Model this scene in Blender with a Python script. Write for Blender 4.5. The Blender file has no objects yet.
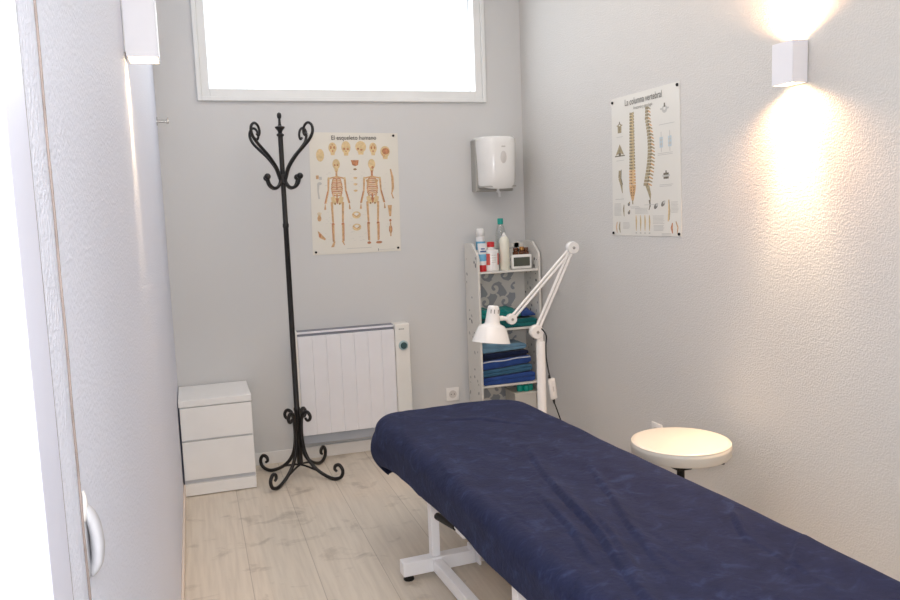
import bpy, bmesh, math, random
from mathutils import Vector, Matrix, noise
random.seed(7)
PI = math.pi
COL = bpy.context.scene.collection

# ------------------------------------------------------------------ materials
def mat(name, color, rough=0.5, metal=0.0, var=0.0, vscale=8.0, bump=0.0, bscale=60.0, spec=0.5, emit=None, estr=0.0, coat=0.0, sheen=0.0, detail=3.0):
    m = bpy.data.materials.new(name); m.use_nodes = True
    nt = m.node_tree; b = nt.nodes['Principled BSDF']
    b.inputs['Base Color'].default_value = (*color, 1)
    b.inputs['Roughness'].default_value = rough
    b.inputs['Metallic'].default_value = metal
    b.inputs['Specular IOR Level'].default_value = spec
    b.inputs['Coat Weight'].default_value = coat
    b.inputs['Sheen Weight'].default_value = sheen
    tc = nt.nodes.new('ShaderNodeTexCoord')
    if var >= 0:
        v = max(var, 0.02)
        n = nt.nodes.new('ShaderNodeTexNoise'); n.inputs['Scale'].default_value = vscale; n.inputs['Detail'].default_value = detail
        nt.links.new(tc.outputs['Object'], n.inputs['Vector'])
        r = nt.nodes.new('ShaderNodeValToRGB')
        r.color_ramp.elements[0].position = 0.3; r.color_ramp.elements[1].position = 0.7
        r.color_ramp.elements[0].color = (*[c * (1 - v) for c in color], 1)
        r.color_ramp.elements[1].color = (*[min(1, c * (1 + v)) for c in color], 1)
        nt.links.new(n.outputs['Fac'], r.inputs['Fac']); nt.links.new(r.outputs['Color'], b.inputs['Base Color'])
    if bump > 0:
        n2 = nt.nodes.new('ShaderNodeTexNoise'); n2.inputs['Scale'].default_value = bscale; n2.inputs['Detail'].default_value = detail
        nt.links.new(tc.outputs['Object'], n2.inputs['Vector'])
        bp = nt.nodes.new('ShaderNodeBump'); bp.inputs['Strength'].default_value = bump; bp.inputs['Distance'].default_value = 0.01
        nt.links.new(n2.outputs['Fac'], bp.inputs['Height']); nt.links.new(bp.outputs['Normal'], b.inputs['Normal'])
    if emit:
        b.inputs['Emission Color'].default_value = (*emit, 1); b.inputs['Emission Strength'].default_value = estr
    return m

M = {}
def wall_mat(name, color, bump):
    m = bpy.data.materials.new(name); m.use_nodes = True
    nt = m.node_tree; b = nt.nodes['Principled BSDF']; b.inputs['Roughness'].default_value = 0.62
    b.inputs['Specular IOR Level'].default_value = 0.35
    tc = nt.nodes.new('ShaderNodeTexCoord')
    n = nt.nodes.new('ShaderNodeTexNoise'); n.inputs['Scale'].default_value = 1.7; n.inputs['Detail'].default_value = 2
    nt.links.new(tc.outputs['Object'], n.inputs['Vector'])
    r = nt.nodes.new('ShaderNodeValToRGB')
    r.color_ramp.elements[0].color = (*[c * 0.975 for c in color], 1); r.color_ramp.elements[1].color = (*[c * 1.02 for c in color], 1)
    nt.links.new(n.outputs['Fac'], r.inputs['Fac']); nt.links.new(r.outputs['Color'], b.inputs['Base Color'])
    # sprayed stipple: rounded blobs between 4 and 8 mm
    n2 = nt.nodes.new('ShaderNodeTexNoise'); n2.inputs['Scale'].default_value = 170; n2.inputs['Detail'].default_value = 2.2; n2.inputs['Roughness'].default_value = .45
    nt.links.new(tc.outputs['Object'], n2.inputs['Vector'])
    r2 = nt.nodes.new('ShaderNodeValToRGB'); r2.color_ramp.elements[0].position = .38; r2.color_ramp.elements[1].position = .66
    nt.links.new(n2.outputs['Fac'], r2.inputs['Fac'])
    bp = nt.nodes.new('ShaderNodeBump'); bp.inputs['Strength'].default_value = bump; bp.inputs['Distance'].default_value = 0.003
    nt.links.new(r2.outputs['Color'], bp.inputs['Height']); nt.links.new(bp.outputs['Normal'], b.inputs['Normal'])
    return m
M['wall_side'] = wall_mat('stippled_wall_paint', (0.62, 0.605, 0.58), 0.32)
M['wall_left'] = wall_mat('stippled_left_wall_paint', (0.68, 0.71, 0.81), 0.3)
M['wall_back'] = wall_mat('grey_wall_paint', (0.62, 0.62, 0.615), 0.06)
M['ceiling'] = mat('ceiling_paint', (0.8, 0.79, 0.77), 0.7)
M['baseboard'] = mat('baseboard_white', (0.74, 0.73, 0.71), 0.45)
M['baseboard_beige'] = mat('baseboard_beige', (0.72, 0.62, 0.53), 0.45)
M['frame_white'] = mat('white_frame_paint', (0.78, 0.79, 0.78), 0.4)
M['frame_lilac'] = mat('door_frame_paint', (0.64, 0.66, 0.77), 0.4)
M['cab_white'] = mat('white_laminate', (0.83, 0.83, 0.82), 0.35)
M['cab_seam'] = mat('laminate_groove', (0.56, 0.58, 0.61), 0.5)
M['cab_gap_shade'] = mat('dark_blue_gap_shade', (0.05, 0.07, 0.12), 0.5)
M['iron'] = mat('black_wrought_iron', (0.014, 0.013, 0.013), 0.38, 0.3, var=.2, bump=.15, bscale=120)
M['rad'] = mat('radiator_enamel', (0.80, 0.80, 0.83), 0.32)
M['rad_cream'] = mat('radiator_cream_plastic', (0.79, 0.78, 0.74), 0.4)
M['rad_gap'] = mat('radiator_groove', (0.22, 0.23, 0.27), 0.6)
M['rad_shade'] = mat('radiator_lower_shade', (0.42, 0.46, 0.52), 0.5)
M['dial_dark'] = mat('dial_dark', (0.03, 0.08, 0.09), 0.3)
M['dial_ring'] = mat('dial_ring', (0.45, 0.6, 0.62), 0.3, 0.4)
M['plastic_white'] = mat('white_plastic', (0.82, 0.81, 0.785), 0.22, coat=.3)
M['handle_grey'] = mat('satin_white_handle', (0.40, 0.40, 0.42), 0.45)
M['plastic_grey'] = mat('grey_plastic', (0.36, 0.35, 0.32), 0.45)
M['slot_grey'] = mat('soft_grey', (0.6, 0.58, 0.56), 0.3)
M['shelf_white'] = mat('white_lacquered_board', (0.70, 0.68, 0.635), 0.4, var=.03)
M['pierce'] = mat('pierced_hole_shadow', (0.15, 0.155, 0.165), 0.8)
M['pierce2'] = mat('pierced_hole_grey', (0.38, 0.375, 0.37), 0.8)
M['pierce_back'] = mat('grey_seen_through', (0.36, 0.375, 0.40), 0.7)
M['lamp_white'] = mat('white_enamel', (0.86, 0.85, 0.83), 0.2, coat=.4)
M['chrome'] = mat('brushed_chrome', (0.62, 0.61, 0.58), 0.25, 1.0)
M['black'] = mat('black_plastic', (0.006, 0.006, 0.006), 0.5, spec=.25)
M['frame_bed'] = mat('white_powder_coat', (0.90, 0.91, 0.94), 0.3)
M['wood_edge'] = mat('pale_plywood_edge', (0.62, 0.52, 0.42), 0.5, var=.1, vscale=30)
M['foam'] = mat('mattress_vinyl', (0.05, 0.06, 0.12), 0.5)
M['seat_cream'] = mat('cream_vinyl', (0.66, 0.62, 0.55), 0.35, bump=.05, bscale=200)
M['paper'] = mat('poster_paper', (0.72, 0.69, 0.615), 0.45, var=.02, vscale=3)
M['paper2'] = mat('poster_paper_pale', (0.71, 0.69, 0.635), 0.45, var=.02, vscale=3)
M['ink'] = mat('black_ink', (0.035, 0.03, 0.03), 0.6)
M['ink_grey'] = mat('grey_print', (0.50, 0.49, 0.46), 0.6)
M['ink_dark'] = mat('dark_grey_print', (0.19, 0.18, 0.16), 0.6)
M['bone'] = mat('bone_tan', (0.58, 0.36, 0.18), 0.6, var=.22, vscale=60)
M['bone_wash'] = mat('bone_wash', (0.66, 0.50, 0.36), 0.6, var=.1, vscale=60)
M['bone_light'] = mat('bone_pale', (0.66, 0.50, 0.27), 0.6, var=.15, vscale=60)
M['bone_red'] = mat('bone_reddish', (0.48, 0.21, 0.10), 0.6, var=.3, vscale=80)
M['bone_dark'] = mat('bone_brown', (0.27, 0.17, 0.08), 0.6, var=.3, vscale=90)
M['spine'] = mat('spine_olive', (0.34, 0.28, 0.17), 0.6, var=.3, vscale=90)
M['spine_dark'] = mat('spine_dark_olive', (0.15, 0.13, 0.09), 0.6, var=.3, vscale=90)  # darker print tone of the spine drawings
M['blueprint'] = mat('pale_blue_print', (0.45, 0.56, 0.62), 0.6)
M['sconce'] = mat('white_metal_sconce', (0.78, 0.78, 0.82), 0.4)
M['glow'] = mat('warm_lamp_lens', (1, .8, .55), 0.5, emit=(1, .74, .42), estr=14)
M['cord_brown'] = mat('brown_cord', (0.17, 0.135, 0.12), 0.7, var=.2, vscale=40)
M['cord_black'] = mat('black_cable', (0.01, 0.01, 0.01), 0.5)
M['teal_cap'] = mat('teal_plastic', (0.0, 0.33, 0.27), 0.35)
M['red_cap'] = mat('red_plastic', (0.55, 0.015, 0.02), 0.35)
M['red_label'] = mat('red_label', (0.62, 0.10, 0.08), 0.5)
M['cream_bottle'] = mat('cream_plastic', (0.80, 0.78, 0.66), 0.35)
M['blue_label'] = mat('blue_label', (0.16, 0.45, 0.68), 0.45)
M['navy_label'] = mat('navy_label', (0.05, 0.11, 0.30), 0.45)
M['label_white'] = mat('label_white', (0.78, 0.78, 0.78), 0.5)
M['lcd'] = mat('dark_lcd', (0.085, 0.095, 0.075), 0.25)
M['amber'] = mat('amber_glass', (0.12, 0.035, 0.01), 0.12, coat=.5)
M['gold'] = mat('gold_cap', (0.45, 0.22, 0.07), 0.3, .6)
M['grey_box'] = mat('pale_grey_box', (0.55, 0.54, 0.50), 0.55)
def cloth(name, c, var=.15, vs=18, b=.35, sheen=.15):
    return mat(name, c, .9, var=var, vscale=vs, bump=b, bscale=140, spec=.15, sheen=sheen)
M['teal_cloth'] = cloth('teal_cloth', (0.012, 0.20, 0.19))
M['green_cloth'] = cloth('dark_green_cloth', (0.008, 0.11, 0.115))
M['blue_cloth'] = cloth('blue_cloth', (0.03, 0.07, 0.24))
M['lightblue_cloth'] = cloth('light_blue_cloth', (0.13, 0.25, 0.36))
M['navy_cloth'] = cloth('navy_cloth', (0.006, 0.012, 0.04))
M['royal_cloth'] = cloth('royal_blue_cloth', (0.025, 0.065, 0.24))
M['petrol_cloth'] = cloth('petrol_blue_cloth', (0.04, 0.12, 0.21))
M['edge_cloth'] = cloth('white_edging', (0.55, 0.6, 0.66))

def glass_mat(name, tint, gloss):
    m = bpy.data.materials.new(name); m.use_nodes = True; nt = m.node_tree
    for n in list(nt.nodes): nt.nodes.remove(n)
    o = nt.nodes.new('ShaderNodeOutputMaterial'); t = nt.nodes.new('ShaderNodeBsdfTransparent'); g = nt.nodes.new('ShaderNodeBsdfGlossy')
    g.inputs['Roughness'].default_value = .05; t.inputs['Color'].default_value = (*tint, 1)
    mx = nt.nodes.new('ShaderNodeMixShader'); mx.inputs['Fac'].default_value = gloss
    nt.links.new(t.outputs[0], mx.inputs[1]); nt.links.new(g.outputs[0], mx.inputs[2]); nt.links.new(mx.outputs[0], o.inputs['Surface'])
    return m
M['glass'] = glass_mat('window_glass', (.98, .99, 1), .05)
M['clear_plastic'] = glass_mat('clear_bottle_plastic', (.93, .95, .94), .16)

# wooden floor
def floor_mat():
    m = bpy.data.materials.new('pale_oak_laminate'); m.use_nodes = True
    nt = m.node_tree; L = nt.links.new; N = nt.nodes.new; b = nt.nodes['Principled BSDF']
    b.inputs['Roughness'].default_value = .38; b.inputs['Specular IOR Level'].default_value = .4
    tc = N('ShaderNodeTexCoord')
    mp = N('ShaderNodeMapping'); mp.inputs['Rotation'].default_value = (0, 0, PI / 2); mp.inputs['Location'].default_value = (0.37, -0.1315, 0)
    L(tc.outputs['Object'], mp.inputs['Vector'])
    br = N('ShaderNodeTexBrick'); br.offset = .37; br.inputs['Scale'].default_value = 1.0
    br.inputs['Brick Width'].default_value = 6.3; br.inputs['Row Height'].default_value = .2497
    br.inputs['Mortar Size'].default_value = .0016; br.inputs['Mortar Smooth'].default_value = .3; br.inputs['Bias'].default_value = 0
    br.inputs['Color1'].default_value = (0.66, 0.595, 0.51, 1); br.inputs['Color2'].default_value = (0.62, 0.56, 0.48, 1); br.inputs['Mortar'].default_value = (0.42, 0.37, 0.31, 1)
    L(mp.outputs[0], br.inputs['Vector'])
    g = N('ShaderNodeMapping'); g.inputs['Scale'].default_value = (22, 1.3, 1); L(tc.outputs['Object'], g.inputs['Vector'])
    n = N('ShaderNodeTexNoise'); n.inputs['Scale'].default_value = 2.4; n.inputs['Detail'].default_value = 6; n.inputs['Distortion'].default_value = .35; L(g.outputs[0], n.inputs['Vector'])
    r = N('ShaderNodeValToRGB'); r.color_ramp.elements[0].position = .32; r.color_ramp.elements[0].color = (.91, .90, .89, 1); r.color_ramp.elements[1].position = .62; r.color_ramp.elements[1].color = (1.03, 1.03, 1.02, 1)
    L(n.outputs['Fac'], r.inputs['Fac'])
    mul = N('ShaderNodeMix'); mul.data_type = 'RGBA'; mul.blend_type = 'MULTIPLY'; mul.inputs[0].default_value = 1
    L(br.outputs['Color'], mul.inputs[6]); L(r.outputs['Color'], mul.inputs[7])
    # knots: smoky grey smudges
    k = N('ShaderNodeMapping'); k.inputs['Scale'].default_value = (4.2, 6.5, 1); k.inputs['Location'].default_value = (1.3, .4, 0); L(tc.outputs['Object'], k.inputs['Vector'])
    kn = N('ShaderNodeTexNoise'); kn.inputs['Scale'].default_value = 1.25; kn.inputs['Detail'].default_value = 5; kn.inputs['Roughness'].default_value = .62; kn.inputs['Distortion'].default_value = .6; L(k.outputs[0], kn.inputs['Vector'])
    kr = N('ShaderNodeValToRGB'); kr.color_ramp.elements[0].position = .57; kr.color_ramp.elements[0].color = (1, 1, 1, 1); kr.color_ramp.elements[1].position = .74; kr.color_ramp.elements[1].color = (.62, .60, .59, 1)
    L(kn.outputs['Fac'], kr.inputs['Fac'])
    m2 = N('ShaderNodeMix'); m2.data_type = 'RGBA'; m2.blend_type = 'MULTIPLY'; m2.inputs[0].default_value = 1
    L(mul.outputs[2], m2.inputs[6]); L(kr.outputs['Color'], m2.inputs[7]); L(m2.outputs[2], b.inputs['Base Color'])
    bp = N('ShaderNodeBump'); bp.inputs['Strength'].default_value = .12; bp.inputs['Distance'].default_value = .002; L(n.outputs['Fac'], bp.inputs['Height']); L(bp.outputs['Normal'], b.inputs['Normal'])
    return m
M['floor'] = floor_mat()

def sheet_mat():
    m = bpy.data.materials.new('navy_crinkled_sheet'); m.use_nodes = True
    nt = m.node_tree; L = nt.links.new; N = nt.nodes.new; b = nt.nodes['Principled BSDF']
    b.inputs['Roughness'].default_value = .85; b.inputs['Specular IOR Level'].default_value = .2
    b.inputs['Sheen Weight'].default_value = .04; b.inputs['Sheen Roughness'].default_value = .5; b.inputs['Sheen Tint'].default_value = (.5, .6, 1, 1)
    tc = N('ShaderNodeTexCoord')
    mp = N('ShaderNodeMapping'); mp.inputs['Rotation'].default_value = (0, 0, .35); mp.inputs['Scale'].default_value = (9, 11, 10); L(tc.outputs['Object'], mp.inputs['Vector'])
    n = N('ShaderNodeTexNoise'); n.inputs['Scale'].default_value = 1.5; n.inputs['Detail'].default_value = 7; n.inputs['Roughness'].default_value = .68; n.inputs['Distortion'].default_value = .8; L(mp.outputs[0], n.inputs['Vector'])
    r = N('ShaderNodeValToRGB'); e = r.color_ramp.elements
    e[0].position = .32; e[0].color = (.0105, .0138, .043, 1); e[1].position = .78; e[1].color = (.038, .055, .130, 1)
    x = r.color_ramp.elements.new(.55); x.color = (.0145, .0195, .059, 1)
    L(n.outputs['Fac'], r.inputs['Fac']); L(r.outputs['Color'], b.inputs['Base Color'])
    n2 = N('ShaderNodeTexNoise'); n2.inputs['Scale'].default_value = 38; n2.inputs['Detail'].default_value = 4; n2.inputs['Distortion'].default_value = 1.2; L(tc.outputs['Object'], n2.inputs['Vector'])
    n3 = N('ShaderNodeTexNoise'); n3.inputs['Scale'].default_value = 500; L(tc.outputs['Object'], n3.inputs['Vector'])
    ad = N('ShaderNodeMath'); ad.operation = 'MULTIPLY_ADD'; ad.inputs[1].default_value = .2; L(n3.outputs['Fac'], ad.inputs[0]); L(n2.outputs['Fac'], ad.inputs[2])
    bp = N('ShaderNodeBump'); bp.inputs['Strength'].default_value = .5; bp.inputs['Distance'].default_value = .005; L(ad.outputs[0], bp.inputs['Height']); L(bp.outputs['Normal'], b.inputs['Normal'])
    return m
M['sheet'] = sheet_mat()

# ------------------------------------------------------------------ mesh helpers
def finish(name, bm, m, parent=None, smooth=False, loc=None):
    me = bpy.data.meshes.new(name); bm.normal_update(); bm.to_mesh(me); bm.free()
    for x in (m if isinstance(m, (list, tuple)) else [m]): me.materials.append(x)
    if smooth:
        for p in me.polygons: p.use_smooth = True
        try: me.set_sharp_from_angle(angle=math.radians(40))
        except Exception: pass
    o = bpy.data.objects.new(name, me); COL.objects.link(o)
    if parent is not None: o.parent = parent
    if loc: o.location = loc
    return o

def box(bm, x0, x1, y0, y1, z0, z1, bev=0.0, mi=0, seg=2):
    t = bmesh.new()
    vs = [t.verts.new((x, y, z)) for x in (x0, x1) for y in (y0, y1) for z in (z0, z1)]
    for f in ((0, 1, 3, 2), (4, 6, 7, 5), (0, 4, 5, 1), (2, 3, 7, 6), (0, 2, 6, 4), (1, 5, 7, 3)): t.faces.new([vs[i] for i in f])
    if bev > 0: bmesh.ops.bevel(t, geom=list(t.edges), offset=bev, segments=seg, affect='EDGES', profile=.5)
    bmesh.ops.recalc_face_normals(t, faces=t.faces)
    merge(bm, t, mi)

def merge(bm, t, mi=0, mtx=None):
    mp = {}
    for v in t.verts: mp[v] = bm.verts.new(mtx @ v.co if mtx else v.co)
    for f in t.faces:
        try: nf = bm.faces.new([mp[v] for v in f.verts]); nf.material_index = mi if mi else f.material_index
        except ValueError: pass
    t.free()

def smooth_pts(pts, n=6):
    P = [Vector(p) for p in pts]
    if len(P) < 3: return P
    out = []
    for i in range(len(P) - 1):
        p0 = P[max(i - 1, 0)]; p1 = P[i]; p2 = P[i + 1]; p3 = P[min(i + 2, len(P) - 1)]
        for k in range(n):
            t = k / n
            out.append(.5 * ((2 * p1) + (p2 - p0) * t + (2 * p0 - 5 * p1 + 4 * p2 - p3) * t * t + (3 * p1 - p0 - 3 * p2 + p3) * t ** 3))
    out.append(P[-1]); return out

def tube(bm, pts, r, seg=10, n=6, mi=0, smooth=True, flat=1.0):
    P = smooth_pts(pts, n) if smooth else [Vector(p) for p in pts]
    N = len(P); rad = r if isinstance(r, (list, tuple)) else [r, r]
    def R(i):
        f = i / max(N - 1, 1) * (len(rad) - 1); a = int(min(f, len(rad) - 2)) if len(rad) > 1 else 0
        return rad[a] + (rad[a + 1] - rad[a]) * (f - a)
    prev = None; rings = []
    for i in range(N):
        t = (P[min(i + 1, N - 1)] - P[max(i - 1, 0)])
        if t.length < 1e-9: t = Vector((0, 0, 1))
        t.normalize()
        if prev is None:
            a = Vector((0, 0, 1)) if abs(t.z) < .9 else Vector((0, 1, 0))
            u = t.cross(a).normalized()
        else:
            u = (prev - t * prev.dot(t)).normalized()
        prev = u; w = t.cross(u)
        rings.append([bm.verts.new(P[i] + (u * math.cos(2 * PI * k / seg) + w * math.sin(2 * PI * k / seg) * flat) * R(i)) for k in range(seg)])
    for i in range(N - 1):
        for k in range(seg):
            f = bm.faces.new((rings[i][k], rings[i][(k + 1) % seg], rings[i + 1][(k + 1) % seg], rings[i + 1][k])); f.material_index = mi
    f = bm.faces.new(list(reversed(rings[0]))); f.material_index = mi
    f = bm.faces.new(rings[-1]); f.material_index = mi

def lathe(bm, prof, seg=32, c=(0, 0, 0), axis='z', mi=0, sx=1.0, sy=1.0, mtx=None):
    rings = []
    for r, h in prof:
        ring = []
        for k in range(seg):
            a = 2 * PI * k / seg; p = Vector((r * math.cos(a) * sx, r * math.sin(a) * sy, h))
            if axis == 'x': p = Vector((p.z, p.x, p.y))
            elif axis == 'y': p = Vector((p.x, p.z, -p.y))
            if mtx: p = mtx @ p
            ring.append(bm.verts.new(p + Vector(c)))
        rings.append(ring)
    for i in range(len(rings) - 1):
        for k in range(seg):
            f = bm.faces.new((rings[i][k], rings[i][(k + 1) % seg], rings[i + 1][(k + 1) % seg], rings[i + 1][k])); f.material_index = mi
    if prof[0][0] > 1e-5: bm.faces.new(list(reversed(rings[0]))).material_index = mi
    if prof[-1][0] > 1e-5: bm.faces.new(rings[-1]).material_index = mi
    return rings

def ball(bm, c, r, seg=14, mi=0, s=(1, 1, 1)):
    t = bmesh.new(); bmesh.ops.create_uvsphere(t, u_segments=seg, v_segments=seg // 2 + 1, radius=r)
    for v in t.verts: v.co = Vector((v.co.x * s[0] + c[0], v.co.y * s[1] + c[1], v.co.z * s[2] + c[2]))
    merge(bm, t, mi)

def prism(bm, poly, a0, a1, axis='x', mi=0):
    """extrude a polygon given in the two other axes along axis"""
    def P(u, v, a):
        return {'x': (a, u, v), 'y': (u, a, v), 'z': (u, v, a)}[axis]
    A = [bm.verts.new(P(u, v, a0)) for u, v in poly]; B = [bm.verts.new(P(u, v, a1)) for u, v in poly]
    n = len(poly); fs = [bm.faces.new(A), bm.faces.new(list(reversed(B)))]
    for i in range(n): fs.append(bm.faces.new((A[i], B[i], B[(i + 1) % n], A[(i + 1) % n])))
    bmesh.ops.recalc_face_normals(bm, faces=fs)
    for f in fs: f.material_index = mi

def tag(o, label, cat, group=None):
    o['label'] = label; o['category'] = cat
    if group: o['group'] = group
    return o
def thing(name, label, cat, loc=(0, 0, 0), rz=0, group=None):
    o = bpy.data.objects.new(name, None); COL.objects.link(o); o.empty_display_size = .05
    o.location = loc; o.rotation_euler = (0, 0, rz)
    return tag(o, label, cat, group)
def struct(name, bm, m, smooth=False):
    o = finish(name, bm, m, None, smooth); o['kind'] = 'structure'; return o
def B(): return bmesh.new()

# ------------------------------------------------------------------ room
XL, XR = -0.122, 1.945
YB = -5.7; ZC = 3.0
bm = B(); box(bm, XL - .5, XR + .12, YB - .12, .25, -.1, 0); struct('floor', bm, M['floor'])
bm = B(); box(bm, XL - .12, XR + .12, YB - .12, .25, ZC, ZC + .1); struct('ceiling', bm, M['ceiling'])
bm = B(); box(bm, XR, XR + .12, YB, .25, 0, ZC); struct('wall_right', bm, M['wall_side'])
WX0, WX1, WZ0, WZ1 = .095, 1.707, 2.02, 2.86
bm = B()
box(bm, XL - .12, WX0, 0, .25, 0, ZC); box(bm, WX1, XR, 0, .25, 0, ZC); box(bm, WX0, WX1, 0, .25, 0, WZ0); box(bm, WX0, WX1, 0, .25, WZ1, ZC)
struct('wall_back', bm, M['wall_back'])
DY0, DY1, DZ = -4.75, -3.75, 2.25
bm = B()
box(bm, XL - .12, XL, DY1, 0, 0, ZC); box(bm, XL - .12, XL, YB, DY0, 0, ZC); box(bm, XL - .12, XL, DY0, DY1, DZ, ZC)
struct('wall_left', bm, M['wall_left'])
bm = B(); box(bm, XL - .12, XR + .12, YB - .12, YB, 0, ZC); struct('wall_front', bm, M['wall_side'])

bm = B(); box(bm, XL, XR, -.012, 0, 0, .07, .003); struct('baseboard_back', bm, M['baseboard'])
bm = B(); box(bm, XR - .012, XR, YB, -.012, 0, .07, .003); struct('baseboard_right', bm, M['baseboard'])
bm = B(); box(bm, XL, XL + .01, DY1 + .01, -.012, 0, .065, .003); struct('baseboard_left', bm, M['baseboard_beige'])

# window in the back wall: flat outer trim, stepped sash, glass
def rect_frame(bm, x0, x1, z0, z1, w, y0, y1, bev=.003):
    box(bm, x0, x0 + w, y0, y1, z0, z1, bev); box(bm, x1 - w, x1, y0, y1, z0, z1, bev)
    box(bm, x0 + w, x1 - w, y0, y1, z0, z0 + w, bev); box(bm, x0 + w, x1 - w, y0, y1, z1 - w, z1, bev)
wn = bpy.data.objects.new('window_1', None); COL.objects.link(wn); wn.location = (WX0, 0, WZ0); wn['kind'] = 'structure'
def wfin(name, bm, m):
    bmesh.ops.translate(bm, verts=bm.verts, vec=(-WX0, 0, -WZ0)); return finish(name, bm, m, wn)
bm = B(); rect_frame(bm, WX0 - .008, WX1 + .008, WZ0 - .008, WZ1 + .008, .022, -.018, .05); wfin('window_trim', bm, M['frame_white'])
bm = B(); rect_frame(bm, WX0 + .014, WX1 - .014, WZ0 + .014, WZ1 - .014, .042, -.006, .06); wfin('window_frame', bm, M['frame_white'])
bm = B(); box(bm, WX0 + .05, WX1 - .05, .03, .036, WZ0 + .05, WZ1 - .05); wfin('window_pane', bm, M['glass'])

# glazed door opening in the left wall beside the camera
dn = bpy.data.objects.new('door_1', None); COL.objects.link(dn); dn.location = (XL, DY1, 0); dn['kind'] = 'structure'
def dfin(name, bm, m):
    bmesh.ops.translate(bm, verts=bm.verts, vec=(-XL, -DY1, 0)); return finish(name, bm, m, dn)
bm = B()
box(bm, XL - .12, XL + .004, DY1 - .085, DY1, 0, DZ + .0, .002); box(bm, XL - .12, XL + .004, DY0, DY0 + .085, 0, DZ, .002)
box(bm, XL - .12, XL + .004, DY0 + .085, DY1 - .085, DZ - .07, DZ, .002)
dfin('door_frame', bm, M['frame_lilac'])
bm = B(); box(bm, XL - .09, XL - .084, DY0 + .085, DY1 - .085, .0, DZ - .07); dfin('door_pane', bm, M['glass'])
bm = B(); box(bm, XL + .0, XL + .003, DY1, DY1 + .006, 0, DZ); o = struct('trim_1', bm, M['cord_brown'])

# ------------------------------------------------------------------ cord and bracket on the left wall
bm = B(); pts = []
for i in range(60):
    z = .35 + i * (2.9 - .35) / 59
    pts.append((XL + .004, -3.660 + .0013 * math.sin(i * 2.1) + .001 * math.sin(i * .9) + .010 * (z - 1.3), z))
tube(bm, pts, .0012, 8, 3)
tag(finish('hanging_cord', bm, M['cord_brown'], None, True), 'thin brown cord running down the white stippled left wall next to the door frame', 'cord')
t = thing('cord_handle', 'white curved plastic pull handle on left wall, low on the brown cord', 'handle', (XL, -3.624, 1.082)); t.scale = (.42, .8, .78)
bm = B()
prof = [(0, -.030), (.010, -.033), (.017, -.020), (.019, .0), (.017, .020), (.010, .034), (0, .037)]
# curved grip: arc in the x-z plane standing off the wall
for k in range(1):
    P = [(.004, -.012, .047), (.012, -.006, .035), (.021, 0, .015), (.024, .003, -.010), (.020, .004, -.030), (.009, .004, -.044), (.003, .004, -.047)]
    tube(bm, P, [.008, .014, .018, .019, .017, .011, .007], 14, 5, flat=.8)
finish('grip', bm, M['handle_grey'], t, True)
bm = B(); box(bm, .0005, .006, -.018, .012, -.05, .052, .0025); finish('back_plate', bm, M['handle_grey'], t, True)
bm = B(); tube(bm, [(.004, -.018, .03), (.009, -.014, .052), (.005, -.010, .066)], [.005, .006, .003], 10, 4); finish('cord_clip', bm, M['slot_grey'], t, True)

# coat hook in the far-left corner
t = thing('wall_hook', 'small chrome coat hook high on left wall near the back corner', 'hook', (XL, -.085, 1.897))
bm = B(); lathe(bm, [(0, 0), (.022, 0), (.022, .003), (.019, .005), (0, .005)], 20, axis='x'); finish('rosette', bm, M['chrome'], t, True)
bm = B(); tube(bm, [(.004, 0, 0), (.05, 0, 0)], .0075, 12, 1, smooth=False); lathe(bm, [(0, .046), (.012, .046), (.013, .052), (.012, .058), (0, .058)], 18, axis='x'); tube(bm, [(.052, 0, .005), (.054, 0, .02)], .003, 8, 1, smooth=False)
finish('peg', bm, M['chrome'], t, True)

# ------------------------------------------------------------------ wall sconces (up and down cubes)
def sconce(x, y, z0, z1, sgn, label, power, d=.064):
    t = thing('wall_sconce', label, 'wall lamp', (x, y, (z0 + z1) / 2), 0)
    h = (z1 - z0) / 2; w = .048; th = .004
    def bx(bm, a0, a1, *r, **k):
        A, Bb = sorted((a0 * sgn, a1 * sgn)); box(bm, A, Bb, *r, **k)
    bm = B()
    bx(bm, .004, .004 + th, -w, w, -h, h); bx(bm, d - th, d, -w, w, -h, h, bev=.001)
    bx(bm, .004 + th, d - th, -w, -w + th, -h, h); bx(bm, .004 + th, d - th, w - th, w, -h, h)
    finish('housing', bm, M['sconce'], t)
    bm = B(); bx(bm, .0005, .004, -w + .008, w - .008, -h + .012, h - .012); finish('mount_plate', bm, M['plastic_white'], t)
    for s in (1, -1):
        bm = B(); a, b2 = sorted((s * (h - .012), s * (h - .008))); bx(bm, .008, d - .004, -w + .004, w - .004, a, b2); finish('lens', bm, M['glow'], t)
    for s in (1, -1):
        for kk, (en, ang, bl) in enumerate(power):
            l = bpy.data.lights.new('sconce_beam', 'SPOT'); l.energy = en; l.color = (1, .55, .27) if kk == 2 else (1, .74, .46)
            l.spot_size = math.radians(ang); l.spot_blend = bl; l.shadow_soft_size = .012
            o = bpy.data.objects.new('sconce_beam', l); COL.objects.link(o)
            o.location = (x + sgn * .036, y, (z0 + z1) / 2 + s * (h + .003)); o.rotation_euler = (0, 0 if s < 0 else PI, 0)
            o.parent = None
    return t
sconce(XR, -2.285, 1.764, 1.898, -1, 'white up-and-down box wall lamp glowing on the right wall', [(38, 64, .9), (34, 42, .8), (42, 155, 1.0)])
sconce(XL, -2.28, 1.800, 1.95, 1, 'white up-and-down box wall lamp on the left wall, top cut by photo edge', [(16, 50, .9), (3, 150, 1.0)], d=.080)

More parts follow.
